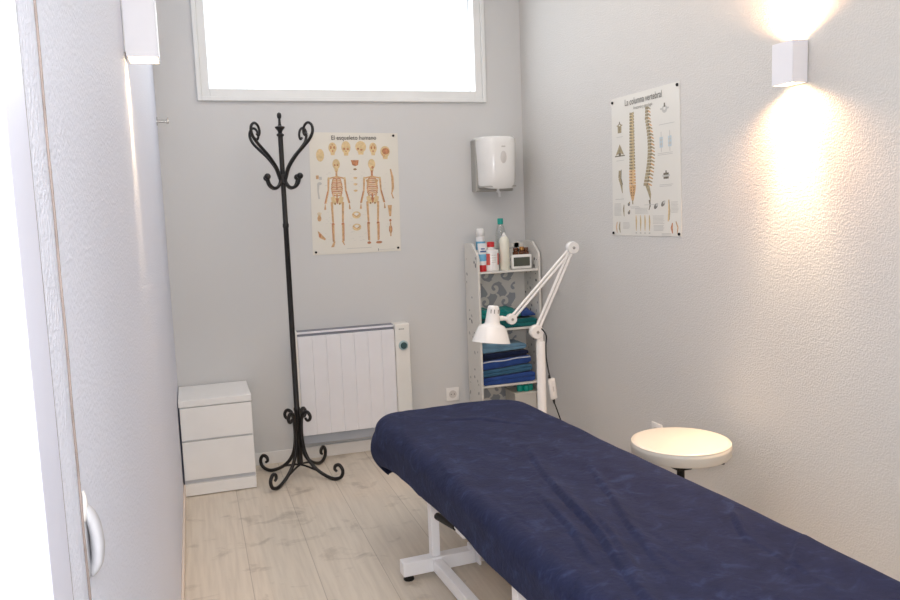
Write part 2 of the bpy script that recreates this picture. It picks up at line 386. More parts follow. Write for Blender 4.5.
# ------------------------------------------------------------------ drawer chest
t = thing('drawer_chest', 'small white two-drawer chest in the far left corner', 'drawer cabinet', (0.060, -.2, 0))
hx = .1775
bm = B(); box(bm, -hx, hx, -.184, .186, .462, .494, .002); finish('top_panel', bm, M['cab_white'], t)
bm = B(); box(bm, -hx + .004, hx, -.166, .183,   .012, .462); box(bm, -hx + .004, hx - .002, -.182, -.166, 0.004, .064, .0015)
finish('carcass', bm, M['cab_white'], t)
bm = B(); box(bm, -hx, -hx + .0035, -.170, .18, 0.02, .462); finish('side_panel', bm, M['cab_gap_shade'], t)  # dark blue colour paints in the shaded gap between chest and wall
for z0, z1 in ((.291, .456), (.086, .282)):
    bm = B(); box(bm, -hx + .006, hx - .003, -.183, -.166, z0, z1, .0015); d = finish('drawer', bm, M['cab_white'], t)
    bm = B(); box(bm, -hx + .006, hx - .003, -.1675, -.1665, z0 - .02 if z0 < .2 else z0 - .006, z0 - .001); finish('drawer_groove', bm, M['cab_seam'], d)

# ------------------------------------------------------------------ coat rack
t = thing('coat_rack', 'tall black wrought iron coat rack with scrolled feet and hooks', 'coat rack', (.474, -.292, 0))
bm = B()
lathe(bm, [(0, .065), (.014, .068), (.016, .075), (.0155, .36), (.0175, .365), (.0175, .375), (.0145, .38), (.0135, 1.33), (.016, 1.335), (.016, 1.35), (.013, 1.355), (.0125, 1.77), (.0125, 1.80)], 20)
finish('pole', bm, M['iron'], t, True)
bm = B()
lathe(bm, [(.012, 1.795), (.019, 1.80), (.019, 1.807), (.010, 1.815), (.013, 1.825), (.024, 1.838), (.026, 1.845), (.010, 1.85), (.007, 1.86), (.006, 1.885), (.010, 1.89), (.012, 1.90), (.010, 1.912), (.004, 1.917), (0, 1.918)], 20)
finish('finial', bm, M['iron'], t, True)
bm = B(); lathe(bm, [(.013, 1.555), (.0185, 1.56), (.0185, 1.60), (.013, 1.605)], 16); finish('collar', bm, M['iron'], t, True)
for ang, ang2 in ((136, 132), (-43, -47), (229, 222), (51, 43)):
    a = math.radians(ang); ca, sa = math.cos(a), math.sin(a)
    def rz(L): return [(r * ca, r * sa, z) for r, z in L]
    bm = B()
    tube(bm, rz([(.050, .325), (.062, .312), (.078, .318), (.082, .338), (.066, .357), (.043, .352), (.028, .325), (.022, .28), (.022, .21), (.035, .14), (.065, .085), (.115, .042), (.178, .014), (.222, .0095), (.258, .026), (.268, .060), (.249, .087), (.225, .081), (.219, .062), (.232, .051)]), [.007, .0085, .0095, .0095, .0095, .0095, .0095, .0095, .0095, .007], 10, 5)
    finish('leg', bm, M['iron'], t, True)
    a = math.radians(ang2); ca, sa = math.cos(a), math.sin(a)
    bm = B()
    tube(bm, rz([(.012, 1.565), (.022, 1.59), (.045, 1.64), (.095, 1.695), (.145, 1.735), (.188, 1.772), (.208, 1.805), (.206, 1.836), (.184, 1.852), (.160, 1.840), (.150, 1.812), (.158, 1.792), (.172, 1.800)]), [.0095, .0085, .0075, .0065, .006], 10, 5)
    0 and tube(bm, rz([(.196, 1.787), (.185, 1.82), (.175, 1.842), (.155, 1.850), (.135, 1.838), (.130, 1.815), (.142, 1.806)]), [.004, .0055, .0055], 8, 5)
    finish('scroll_arm', bm, M['iron'], t, True)
    bm = B()
    tube(bm, rz([(.013, 1.59), (.022, 1.56), (.045, 1.538), (.075, 1.537), (.100, 1.555), (.112, 1.583)]), [.0085, .008, .007], 10, 5)
    ball(bm, (.113 * ca, .113 * sa, 1.592), .0165)
    finish('hook', bm, M['iron'], t, True)
bm = B()
for a in (136, 51):
    ca, sa = math.cos(math.radians(a)), math.sin(math.radians(a))
    tube(bm, [(-.115 * ca, -.115 * sa, .042), (0, 0, .064), (.115 * ca, .115 * sa, .042)], .0055, 8, 4)
finish('cross_brace', bm, M['iron'], t, True)

# ------------------------------------------------------------------ radiator
t = thing('electric_radiator', 'white slatted electric radiator hung low on the back wall', 'radiator', (.51, 0, .1))
bm = B(); box(bm, .02, .63, -.06, -.002, .0, .62, .003); finish('back_body', bm, M['rad_shade'], t)  # blue-grey colour paints in the shadow showing below the slats
bm = B(); w = .0790
for k in range(7):
    box(bm, .012 + k * w, .012 + (k + 1) * w - .0022, -.098, -.058, .06, .622, .004)
box(bm, .012, .012 + 7 * w - .003, -.094, -.058, .062, .62)
finish('slat_panel', bm, M['rad'], t)
bm = B(); box(bm, -.002, .0115, -.095, -.012, .06, .655, .003); finish('end_cap', bm, M['rad_cream'], t)
bm = B(); box(bm, .012 + 7 * w, .652, -.102, -.012, .02, .652, .005); cc = finish('control_column', bm, M['rad_cream'], t)
bm = B(); box(bm, .004, .565, -.085, -.012, .636, .648, .002); gr = finish('top_grille', bm, M['rad'], t)
bm = B(); box(bm, .012, .562, -.078, -.02, .6225, .6365); box(bm, .012, .562, -.0835, -.02, .6482, .6500); finish('grille_gap', bm, M['rad_gap'], gr)
bm = B(); lathe(bm, [(.028, 0), (.028, -.006), (.024, -.012), (.019, -.012)], 28, c=(.612, -.102, .526), axis='y'); dial = finish('dial', bm, M['dial_ring'], cc, True)
bm = B(); lathe(bm, [(.0195, 0), (.0195, -.014), (.015, -.019), (0, -.019)], 24, c=(.612, -.102, .526), axis='y'); finish('dial_face', bm, M['dial_dark'], dial, True)
bm = B()
for k, wd in enumerate((4, 3, 4, 2, 4, 3)): box(bm, .589 + k * .0055, .589 + k * .0055 + wd * .001, -.1026, -.1019, .618, .624)
finish('printed_mark', bm, M['ink_dark'], cc)
for x in (.07, .56):
    bm = B(); box(bm, x, x + .03, -.03, -.0005, .3, .36); finish('bracket', bm, M['rad_cream'], t)

# ------------------------------------------------------------------ wall socket plates
def socket(x, y, z, rz, label):
    t = thing('wall_socket', label, 'socket', (x, y, z), rz)
    bm = B(); box(bm, -.041, .041, -.009, -.0005, -.041, .041, .003); finish('plate', bm, M['plastic_white'], t, True)
    bm = B(); lathe(bm, [(.024, -.0085), (.024, -.0105), (.021, -.0105), (.021, -.0095), (0, -.0095)], 28, axis='y'); s = finish('outlet', bm, M['slot_grey'], t, True)
    bm = B()
    for dx in (-.0095, .0095): lathe(bm, [(.0028, 0), (.0028, -.001), (0, -.001)], 12, c=(dx, -.0100, 0), axis='y')
    finish('pin_hole', bm, M['black'], s)
socket(1.440, 0, .283, 0, 'white square socket on back wall between radiator and corner shelf')
socket(XR, -1.442, .362, -PI / 2, 'white square socket on right wall just above the round stool')

# ------------------------------------------------------------------ towel dispenser
t = thing('paper_dispenser', 'white rounded paper towel dispenser on back wall above the shelf', 'dispenser', (1.732, 0, 1.49))
def disp_ring(z, w, d, n=20):
    # superellipse front, flat back
    P = [(-w, -.004)]
    for k in range(n + 1):
        a = PI - PI * k / n; c, s = math.cos(a), math.sin(a)
        P.append((w * (abs(c) ** .68) * (1 if c > 0 else -1), -.05 - (d - .05) * (abs(s) ** .72)))
    P.append((w, -.004)); return [(x, y, z) for x, y in P]
bm = B(); rings = []
secs = [(.030, .108, .170), (.05, .109, .192), (.10, .110, .200), (.20, .114, .203), (.27, .117, .201), (.300, .116, .194), (.311, .106, .180)]
for z, w, d in secs: rings.append([bm.verts.new(p) for p in disp_ring(z, w, d)])
# lower lip curves up toward the wall on the bottom
for v in rings[0]:
    v.co.z = .058 - .045 * (abs(v.co.y) / .165)
for i in range(len(rings) - 1):
    n = len(rings[i])
    for k in range(n): bm.faces.new((rings[i][k], rings[i][(k + 1) % n], rings[i + 1][(k + 1) % n], rings[i + 1][k]))
bm.faces.new(rings[-1]); bmesh.ops.recalc_face_normals(bm, faces=bm.faces)
finish('cover', bm, M['plastic_white'], t, True)
bm = B(); box(bm, -.124, .112, -.075, -.001, .0, .302, .006); prism(bm, [(-.112, -.05), (.108, -.05), (.100, -.15), (.05, -.17), (-.06, -.17), (-.105, -.15)], .022, .030, 'z'); finish('base_body', bm, M['plastic_grey'], t)
bm = B(); lathe(bm, [(0, 0), (.017, 0), (.019, .003), (.016, .005), (0, .006)], 24, sx=1, sy=1.85, mtx=Matrix.Rotation(PI / 2, 4, 'X'), c=(.004, -.200, .190)); lk = finish('level_window', bm, M['slot_grey'], t, True)
bm = B(); box(bm, -.006, .016, -.2045, -.196, .247, .254); finish('printed_mark', bm, M['ink_grey'], t)
bm = B(); prism(bm, [(-.012, .0), (.006, .004), (.014, -.006), (.016, -.034), (.004, -.034), (.003, -.010), (-.012, -.008)], -.115, -.108, 'y'); box(bm, -.006, .006, -.117, -.106, 0, .035); o = finish('paper_tongue', bm, M['label_white'], t); 
bm = B(); box(bm, -.03, -.018, -.03, -.006, .30, .322, .004); finish('lock_tab', bm, M['plastic_white'], t)

# ------------------------------------------------------------------ posters (flat prints)
class Flat:
    """collects flat artwork polygons in poster coordinates (0..1, 0..1 from the bottom), later layers lie further out"""
    def __init__(s, quad): s.bm = bmesh.new(); s.q = quad; s.mats = []; s.layer = 1; s.fat = 1.0; s.count = 0
    def P(s, u, v, d=None):
        (tl, tr, bl, br) = s.q
        x = (bl[0] * (1 - u) + br[0] * u) * (1 - v) + (tl[0] * (1 - u) + tr[0] * u) * v
        z = (bl[1] * (1 - u) + br[1] * u) * (1 - v) + (tl[1] * (1 - u) + tr[1] * u) * v
        return Vector((x, -.0023 - .0000016 * s.count if d is None else d, z))
    def mi(s, m):
        if m not in s.mats: s.mats.append(m)
        return s.mats.index(m)
    def poly(s, pts, m):
        s.count += 1
        try: f = s.bm.faces.new([s.bm.verts.new(s.P(u, v)) for u, v in pts])
        except ValueError: return
        f.normal_update()
        if f.normal.y > 0: f.normal_flip()
        f.material_index = s.mi(m)
    def ell(s, cu, cv, ru, rv, m, rot=0, n=16):
        s.poly([(cu + ru * math.cos(2 * PI * k / n) * math.cos(rot) - rv * math.sin(2 * PI * k / n) * math.sin(rot) * .75 , cv + ru * math.cos(2 * PI * k / n) * math.sin(rot) + rv * math.sin(2 * PI * k / n) * math.cos(rot)) for k in range(n)], m)
    def rect(s, u0, u1, v0, v1, m): s.poly([(u0, v0), (u1, v0), (u1, v1), (u0, v1)], m)
    def line(s, pts, w, m, asp=.75, ends=None):
        w = [q * s.fat for q in (w if isinstance(w, (list, tuple)) else [w] * len(pts))]
        for i in range(len(pts) - 1):
            (a, b), (c, d) = pts[i], pts[i + 1]
            dx, dy = (c - a) * asp, d - b; L = math.hypot(dx, dy) or 1e-6; nx, ny = -dy / L / asp, dx / L
            s.poly([(a + nx * w[i], b + ny * w[i]), (a - nx * w[i], b - ny * w[i]), (c - nx * w[i + 1], d - ny * w[i + 1]), (c + nx * w[i + 1], d + ny * w[i + 1])], m)
    def done(s, name, parent): return finish(name, s.bm, s.mats, parent)

def paper_into(F, m):
    """the paper itself: a thin slab under the print, in the same mesh"""
    idx = F.mi(m); c = [(0, 0), (1, 0), (1, 1), (0, 1)]
    A = [F.bm.verts.new(F.P(u, v, -.0022)) for u, v in c]; Bk = [F.bm.verts.new(F.P(u, v, -.0006)) for u, v in c]
    fs = [F.bm.faces.new(A), F.bm.faces.new(list(reversed(Bk)))] + [F.bm.faces.new((A[i], Bk[i], Bk[(i + 1) % 4], A[(i + 1) % 4])) for i in range(4)]
    for f in fs: f.material_index = idx

def text_mesh(name, body, size, width, parent, x, z, y, m, shear=0, squash=1.0, bold=.0, rot=0):
    cu = bpy.data.curves.new(name, 'FONT'); cu.body = body; cu.size = size; cu.align_x = 'CENTER'; cu.align_y = 'CENTER'; cu.offset = bold
    tmp = bpy.data.objects.new(name, cu); COL.objects.link(tmp)
    bpy.context.view_layer.update()
    me = bpy.data.meshes.new_from_object(tmp.evaluated_get(bpy.context.evaluated_depsgraph_get()))
    bpy.data.objects.remove(tmp); bpy.data.curves.remove(cu)
    xs = [v.co.x for v in me.vertices]; k = width / (max(xs) - min(xs))
    for v in me.vertices:
        a, b = v.co.x * k, v.co.y * squash; a2 = a * math.cos(rot) - b * math.sin(rot); b2 = a * math.sin(rot) + b * math.cos(rot)
        v.co = Vector((x + a2, y, z + b2))
    me.materials.clear(); me.materials.append(m); me.name = name
    o = bpy.data.objects.new(name, me); COL.objects.link(o); o.parent = parent; return o

def pin(parent, p):
    bm = B(); lathe(bm, [(.0065, 0), (.0065, -.004), (.003, -.007), (0, -.007)], 14, c=(p[0], -.0035, p[1]), axis='y'); finish('thumbtack', bm, M['black'], parent, True)

# --- skeleton poster
t = thing('skeleton_poster', 'anatomy poster of two human skeletons pinned to the back wall', 'poster', (.655, 0, 1.166))
Q = [(.008, .680), (.513, .671), (-.008, .0), (.503, -.001)]
F = Flat(Q); paper_into(F, M['paper'])
def skull(F, u, v, ru, rv, kind):
    if kind == 'cap': F.ell(u, v, ru, rv, M['bone_light']); F.layer += 1; F.ell(u - ru * .1, v + rv * .1, ru * .6, rv * .65, M['bone_light']); F.layer -= 1; return
    F.ell(u, v + rv * .15, ru, rv * .85, M['bone_light']); F.poly([(u - ru * .6, v - rv * .2), (u - ru * .45, v - rv), (u + ru * .45, v - rv), (u + ru * .6, v - rv * .2)], M['bone_light']); F.layer += 1
    if kind == 'front':
        for s in (-1, 1): F.ell(u + s * ru * .38, v - rv * .08, ru * .24, rv * .17, M['bone_red'])
        F.poly([(u - ru * .13, v - rv * .5), (u + ru * .13, v - rv * .5), (u, v - rv * .2)], M['bone_red']); F.rect(u - ru * .3, u + ru * .3, v - rv * .75, v - rv * .70, M['bone'])
    elif kind == 'side':
        F.ell(u - ru * .5, v - rv * .15, ru * .2, rv * .16, M['bone_red']); F.ell(u + ru * .1, v - rv * .3, ru * .25, rv * .14, M['bone_red']); F.line([(u - ru * .7, v - rv * .65), (u - ru * .2, v - rv * .6)], .0014, M['bone'])
    elif kind == 'base':
        F.ell(u, v - rv * .35, ru * .20, rv * .16, M['bone_red']); F.ell(u - ru * .4, v + rv * .2, ru * .22, rv * .25, M['bone_red']); F.ell(u + ru * .4, v + rv * .2, ru * .22, rv * .25, M['bone_red']); F.rect(u - ru * .2, u + ru * .2, v + rv * .45, v + rv * .8, M['bone'])
    elif kind == 'cut':
        F.ell(u + ru * .1, v + rv * .2, ru * .75, rv * .5, M['bone_red']); F.poly([(u - ru * .8, v - rv * .1), (u - ru * .3, v - rv * .9), (u, v - rv * .3)], M['bone'])
    F.layer -= 1
skull(F, .115, .815, .045, .052, 'cap'); skull(F, .255, .868, .046, .052, 'base'); skull(F, .405, .872, .052, .060, 'front'); skull(F, .572, .877, .062, .056, 'side'); skull(F, .712, .868, .044, .053, 'base'); skull(F, .850, .838, .056, .055, 'cut')
def skeleton(F, c, back):
    b, r, l = M['bone'], M['bone_red'], M['bone_light']
    F.ell(c, .742, .042, .043, l); F.poly([(c - .024, .715), (c - .018, .683), (c + .018, .683), (c + .024, .715)], l); F.layer += 1
    if not back:
        for s in (-1, 1): F.ell(c + s * .016, .735, .010, .008, r)
        F.rect(c - .012, c + .012, .700, .703, M['bone'])
    else: F.ell(c + .01, .715, .014, .012, r)
    F.layer -= 1
    F.line([(c, .69), (c - .002, .44)], .0058, r if back else b)
    F.line([(c - .088, .625), (c, .640), (c + .088, .625)], .0042, b)   # clavicles
    F.poly([(c - .03, .63), (c + .03, .63), (c + .062, .56), (c + .052, .475), (c + .01, .50), (c - .01, .50), (c - .052, .475), (c - .062, .56)], M['bone_wash'])
    for k in range(9):                                             # ribs
        z = .622 - k * .0175; w = .035 + .028 * math.sin((k + 1.5) / 10.5 * PI)
        for s in (-1, 1): F.line([(c, z), (c + s * w * .7, z + .004), (c + s * w, z - .010), (c + s * w * .85, z - .022)], [.0022, .0030, .0030, .0018], b if k % 2 else M['bone_red'])
    F.layer += 1
    if back:
        for s in (-1, 1): F.poly([(c + s * .030, .618), (c + s * .072, .612), (c + s * .048, .555)], b)
    else: F.rect(c - .006, c + .006, .53, .625, r)
    # pelvis
    for s in (-1, 1):
        F.poly([(c + s * .006, .455), (c + s * .035, .482), (c + s * .072, .470), (c + s * .066, .440), (c + s * .040, .412), (c + s * .018, .405), (c + s * .008, .425)], l)
    F.poly([(c - .02, .462), (c + .02, .462), (c + .004, .415), (c - .004, .415)], r); F.layer += 1
    for s in (-1, 1): F.ell(c + s * .026, .418, .009, .008, M['bone_dark'])
    F.layer -= 2
    # arms
    for s in (-1, 1):
        e = (c + s * .098, .52); hnd = (c + s * .135, .395)
        F.line([(c + s * .090, .625), e], [.0062, .0048], b); F.line([e, (c + s * .128, .42)], [.0048, .0034], b)
        F.line([(e[0] + s * .006, e[1]), (c + s * .140, .42)], [.003, .0025], r)
        for f in range(4): F.line([(hnd[0], hnd[1] + .02), (hnd[0] + s * (.012 + .006 * f) - s * .018, hnd[1] - .028 + .003 * abs(f - 1.5))], .0014, b)
        F.ell(c + s * .090, .626, .012, .011, l)
        # legs
        h = (c + s * .062, .432); kx = c + s * .055
        F.line([h, (kx, .262)], [.0068, .0055], b); F.ell(kx, .248, .017, .013, r); F.line([(kx, .243), (c + s * .050, .10)], [.0062, .0042], b); F.line([(kx + s * .012, .24), (c + s * .062, .105)], [.0022, .002], r)
        if back: F.ell(c + s * .050 + (.01 if s > 0 else -.004), .083, .022 + .014 * (s > 0), .011, r)
        else: F.poly([(c + s * .045 - .010, .105), (c + s * .045 + .010, .105), (c + s * .055 + s * .006 + .010, .060 + .012 * (s > 0)), (c + s * .055 + s * .02 - .012, .058 + .012 * (s > 0))], b)
F.fat = 1.45; skeleton(F, .290, False); skeleton(F, .690, True); F.fat = 1.15
# small inset bones
F.poly([(.455, .775), (.545, .775), (.535, .735), (.505, .725), (.47, .735)], M['bone_red']); F.ell(.50, .700, .02, .008, M['bone_dark'])
for v in (.627, .575, .522): F.ell(.50, v, .020, .010, M['bone_light']); F.line([(.475, v + .004), (.525, v + .004)], .0015, M['bone'])
for v in (.320, .218):
    F.ell(.50, v, .050, .030, M['bone_light']); F.layer += 1; F.ell(.50, v + .004, .026, .015, M['paper']); F.layer -= 1
    F.line([(.455, v + .01), (.50, v - .014), (.545, v + .012)], .004, M['bone'])
F.rect(.062, .092, .622, .652, M['bone']); F.rect(.095, .125, .615, .640, M['ink_grey'])
F.line([(.085, .585), (.08, .52), (.09, .46)], [.009, .005, .006], M['ink_grey']); F.ell(.10, .585, .024, .012, M['ink_grey'])
for k in range(4): F.line([(.085, .30), (.065 + k * .014, .355 - abs(k - 1.5) * .006)], .0022, M['bone_light'])
F.ell(.085, .30, .022, .025, M['bone']); F.poly([(.06, .20), (.085, .185), (.15, .13), (.14, .118), (.08, .14)], M['bone']); F.ell(.085, .16, .014, .016, M['bone_red'])
F.line([(.905, .70), (.925, .63), (.928, .54), (.915, .50)], [.005, .009, .009, .005], M['bone']); F.line([(.91, .50), (.93, .45)], .005, M['bone'])
F.line([(.885, .395), (.887, .30)], [.016, .007], M['bone']); F.ell(.887, .265, .014, .012, M['bone_red']); F.ell(.888, .19, .020, .035, M['bone_red']); F.line([(.888, .25), (.888, .13)], .005, M['bone'])
random.seed(3)
for k in range(70):                                                # tiny call-out lines of print around the figures
    u = random.choice([.18, .42, .46, .55, .57, .83, .17]) + random.uniform(-.03, .03); v = random.uniform(.10, .68)
    F.rect(u, u + random.uniform(.012, .03), v, v + .0014, M['ink_grey'])
F.rect(.38, .66, .040, .0435, M['ink_grey']); F.rect(.74, .93, .018, .021, M['ink_grey']); F.rect(.735, .742, .01, .03, M['ink_dark'])
F.done('printed_sheet', t)
text_mesh('poster_title', 'El esqueleto humano', .034, .255, t, .258, .647, -.0046, M['ink'], bold=.00015, rot=-.004)
for p in ((.487, .658), (.010, .015), (.487, .018), (.018, .664)): pin(t, p)

# --- spine poster on the right wall (local x runs toward the camera)
t = thing('spine_poster', 'vertical column anatomy poster of two spines pinned to the right wall', 'poster', (XR, -1.070, 1.243), -PI / 2)
Q = [(.0, .640), (.551, .639), (-.002, -.002), (.563, .004)]
F = Flat(Q); paper_into(F, M['paper2'])
def spine_front(F, c, top, bot):
    n = 24
    for k in range(n):
        f = k / (n - 1); z = top + (bot - top) * f; w = .036 + .018 * f; h = (top - bot) / n * .46
        F.poly([(c - w, z - h * .6), (c - w * .55, z - h), (c + w * .55, z - h), (c + w, z - h * .6), (c + w * .9, z + h), (c, z + h * .6), (c - w * .9, z + h)], M['spine'] if k < 19 else M['bone'])
        F.layer += 1; F.rect(c - w * .5, c - w * .2, z - h * .5, z + h * .3, M['spine_dark']); F.rect(c + w * .25, c + w * .5, z - h * .5, z + h * .3, M['bone_light']); F.layer -= 1
    F.poly([(c - .052, bot - .012), (c + .052, bot - .012), (c + .045, bot - .055), (c + .014, bot - .125), (c - .014, bot - .125), (c - .045, bot - .055)], M['bone']); F.layer += 1
    for k in range(4):
        for s in (-1, 1): F.ell(c + s * (.022 - k * .003), bot - .03 - k * .019, .009, .006, M['bone_dark'])
    F.layer -= 1; F.line([(c, bot - .12), (c, bot - .15)], .006, M['spine'])
F.rect(.298, .352, .38, .870, M['bone_light']); F.layer += 1
spine_front(F, .325, .865, .375)
F.layer -= 1
n = 24
def curve(f): return .545 + .052 * math.sin(f * PI * .95 + .1) ** 1 * 1.0 + (.018 * math.sin(f * PI * 2.2 + .5)) + .025 * f
for k in range(n):
    f = k / (n - 1); z = .878 - f * .518; u = .548 + .062 * math.sin(max(0, f - .08) * PI * 1.02) + (.012 if f < .1 else 0) - .02 * f; h = .0098; w = .032 + .018 * f
    F.poly([(u - w, z - h), (u + w * .3, z - h), (u + w * .4, z + h), (u - w * .9, z + h)], M['spine'])
    F.poly([(u + w * .3, z - h * .5), (u + w * 1.4, z - h * 1.7), (u + w * 1.5, z - h * .9), (u + w * .4, z + h)], M['bone'] if k % 2 else M['spine']); F.layer += 1
    F.rect(u + w * .05, u + w * .4, z - h * .7, z + h * .3, M['spine_dark']); F.layer -= 1
F.poly([(.515, .355), (.575, .350), (.600, .290), (.590, .235), (.570, .200), (.585, .25), (.555, .30)], M['spine']); F.line([(.575, .25), (.585, .21), (.565, .18)], [.008, .006, .003], M['spine_dark'])
# side panels: vertebra views
def vert(F, u, v, s=1.0, m=None):
    m = m or M['spine']; F.ell(u, v, .032 * s, .022 * s, m); F.line([(u - .05 * s, v + .004), (u + .05 * s, v + .004)], .005 * s, m); F.line([(u, v), (u, v + .035 * s)], .006 * s, M['spine_dark']); F.layer += 1; F.ell(u, v + .004, .013 * s, .009 * s, M['paper2']); F.layer -= 1
vert(F, .13, .795, .9); F.rect(.10, .16, .745, .795, M['spine'])
F.poly([(.06, .585), (.13, .665), (.20, .585), (.13, .60)], M['spine']); F.ell(.13, .592, .02, .012, M['spine_dark']); F.line([(.05, .580), (.21, .580)], .004, M['spine_dark'])
vert(F, .80, .845, 1.15, M['ink_grey']); vert(F, .81, .405, 1.0, M['ink_grey']); F.rect(.775, .845, .385, .425, M['spine_dark']); F.line([(.76, .405), (.86, .405)], .006, M['ink_grey'])
for u in (.75, .865): F.rect(u - .022, u + .022, .595, .665, M['blueprint']); F.layer += 1; F.rect(u - .016, u + .016, .61, .625, M['ink_grey']); F.rect(u - .016, u + .016, .64, .65, M['ink_grey']); F.layer -= 1; F.line([(u, .565), (u, .70)], .003, M['ink_grey'])
F.line([(.125, .475), (.12, .42), (.15, .37), (.165, .31)], [.012, .014, .012, .004], M['spine']); F.line([(.15, .48), (.145, .42), (.17, .37)], .004, M['spine_dark'])
for u0, u1, v in ((.08, .18, .715), (.07, .20, .545), (.72, .93, .745), (.70, .90, .555), (.70, .90, .545), (.72, .90, .345), (.72, .88, .335), (.05, .19, .265), (.28, .42, .205), (.50, .68, .215), (.30, .44, .196)):
    F.rect(u0, u1, v, v + .0035, M['ink_grey'])
# lower band of small print, muscles and joints
def para(u0, u1, v0, v1):
    v = v1
    while v > v0: F.rect(u0, u1 - random.uniform(0, .02), v - .003, v, M['ink_grey']); v -= .0085
para(.03, .15, .10 + .045, .235); para(.36, .56, .160, .195); para(.62, .78, .085, .14); para(.87, .97, .155, .23); para(.17, .28, .045, .095); para(.63, .78, .035, .075); para(.74, .88, .0, .02)
for u in (.375, .44, .505, .57): F.line([(u, .145), (u + .004, .10), (u, .035)], [.004, .009, .003], M['bone_light']); F.line([(u, .135), (u, .045)], .002, M['spine']); F.rect(u - .010, u + .012, .018, .022, M['ink_dark'])
for u, v in ((.265, .225), (.265, .165)): F.ell(u, v, .018, .012, M['ink_dark']); F.ell(u + .012, v + .012, .01, .008, M['spine'])
for u, v in ((.665, .205), (.765, .220)): F.ell(u, v, .030, .017, M['ink_dark'], .4); F.ell(u + .015, v + .01, .018, .010, M['ink_grey'], .4)
F.line([(.84, .245), (.845, .17), (.83, .10)], [.004, .010, .006], M['bone_light']); F.line([(.845, .245), (.855, .17), (.845, .11)], .003, M['spine'])
F.line([(.075, .10), (.06, .06), (.075, .02)], [.004, .006, .003], M['bone']); F.line([(.12, .10), (.11, .06), (.125, .02)], [.004, .009, .003], M['spine']); F.line([(.19, .225), (.182, .19), (.19, .14)], [.003, .008, .003], M['spine'])
F.line([(.885, .09), (.875, .055), (.885, .02)], [.004, .010, .004], M['bone_red']); F.line([(.93, .10), (.955, .06), (.945, .02)], [.004, .006, .003], M['bone'])
F.done('printed_sheet', t)
text_mesh('poster_title', 'La columna vertebral', .040, .300, t, .275, .606, -.0046, M['ink_dark'], bold=.0003, squash=1.05)
text_mesh('poster_subtitle', 'Anatomía y patología', .020, .155, t, .275, .575, -.0046, M['ink_dark'])
for p in ((.012, .622), (.538, .626), (.008, .010), (.548, .014)): pin(t, p)

# ------------------------------------------------------------------ corner shelf unit
SX0, SX1, SY0, SY1, ST = 1.543, 1.935, -.238, -.018, 1.192
t = thing('shelf_unit', 'narrow white open shelf with pierced scroll panels in the back right corner', 'shelf', (SX0, 0, 0))
W = SX1 - SX0
def side_poly():
    return [(SY0, 0), (SY0 + .03, 0), (SY0 + .045, .05), (SY1 - .045, .05), (SY1 - .03, 0), (SY1, 0), (SY1, ST - .005), (SY1 - .03, ST), (-.12, ST), (-.15, ST - .006), (-.18, ST - .030), (-.212, ST - .052), (SY0 + .006, ST - .070), (SY0, ST - .09)]
random.seed(11)
for xa, xb, side in ((0, .013, -1), (W - .013, W, 1)):
    bm = B(); prism(bm, side_poly(), xa, xb, 'x')
    xo = (xa - .0006) if side < 0 else (xb - .0126 - .0012)
    k = 0
    for z in [i * .034 + .12 for i in range(30)]:
        for j in range(3):
            cy = SY0 + .042 + j * .068 + random.uniform(-.02, .02); cz = z + random.uniform(-.012, .012); r = random.uniform(.003, .009)
            if random.random() < (.35 if side < 0 else .8):
                t2 = bmesh.new(); n = 9; a0 = random.uniform(0, PI)
                e = random.uniform(.35, 1)
                vs = []
                for q in range(n):
                    a = 2 * PI * q / n; yy = r * math.cos(a); zz = r * e * math.sin(a) * 1.8
                    vs.append(t2.verts.new((xo, cy + yy * math.cos(a0) - zz * math.sin(a0), cz + yy * math.sin(a0) + zz * math.cos(a0))))
                t2.faces.new(vs); merge(bm, t2, random.choice([1, 2, 2]))
            k += 1
    ring = [(0, 0)]
    cc_ = bmesh.new(); bmesh.ops.create_circle(cc_, cap_ends=True, radius=.009, segments=16, matrix=Matrix.Translation((xo - .0002, SY0 + .055, 1.085)) @ Matrix.Rotation(PI / 2, 4, 'Y'))
    merge(bm, cc_, 1); finish('side_panel', bm, [M['shelf_white'], M['pierce'], M['pierce2']], t)
for z in (1.030, .692, .362, .075):
    bm = B(); box(bm, .0135, W - .0135, SY0 + .006, SY1 - .010, z - .012, z, .0015); finish('shelf_board', bm, M['shelf_white'], t)
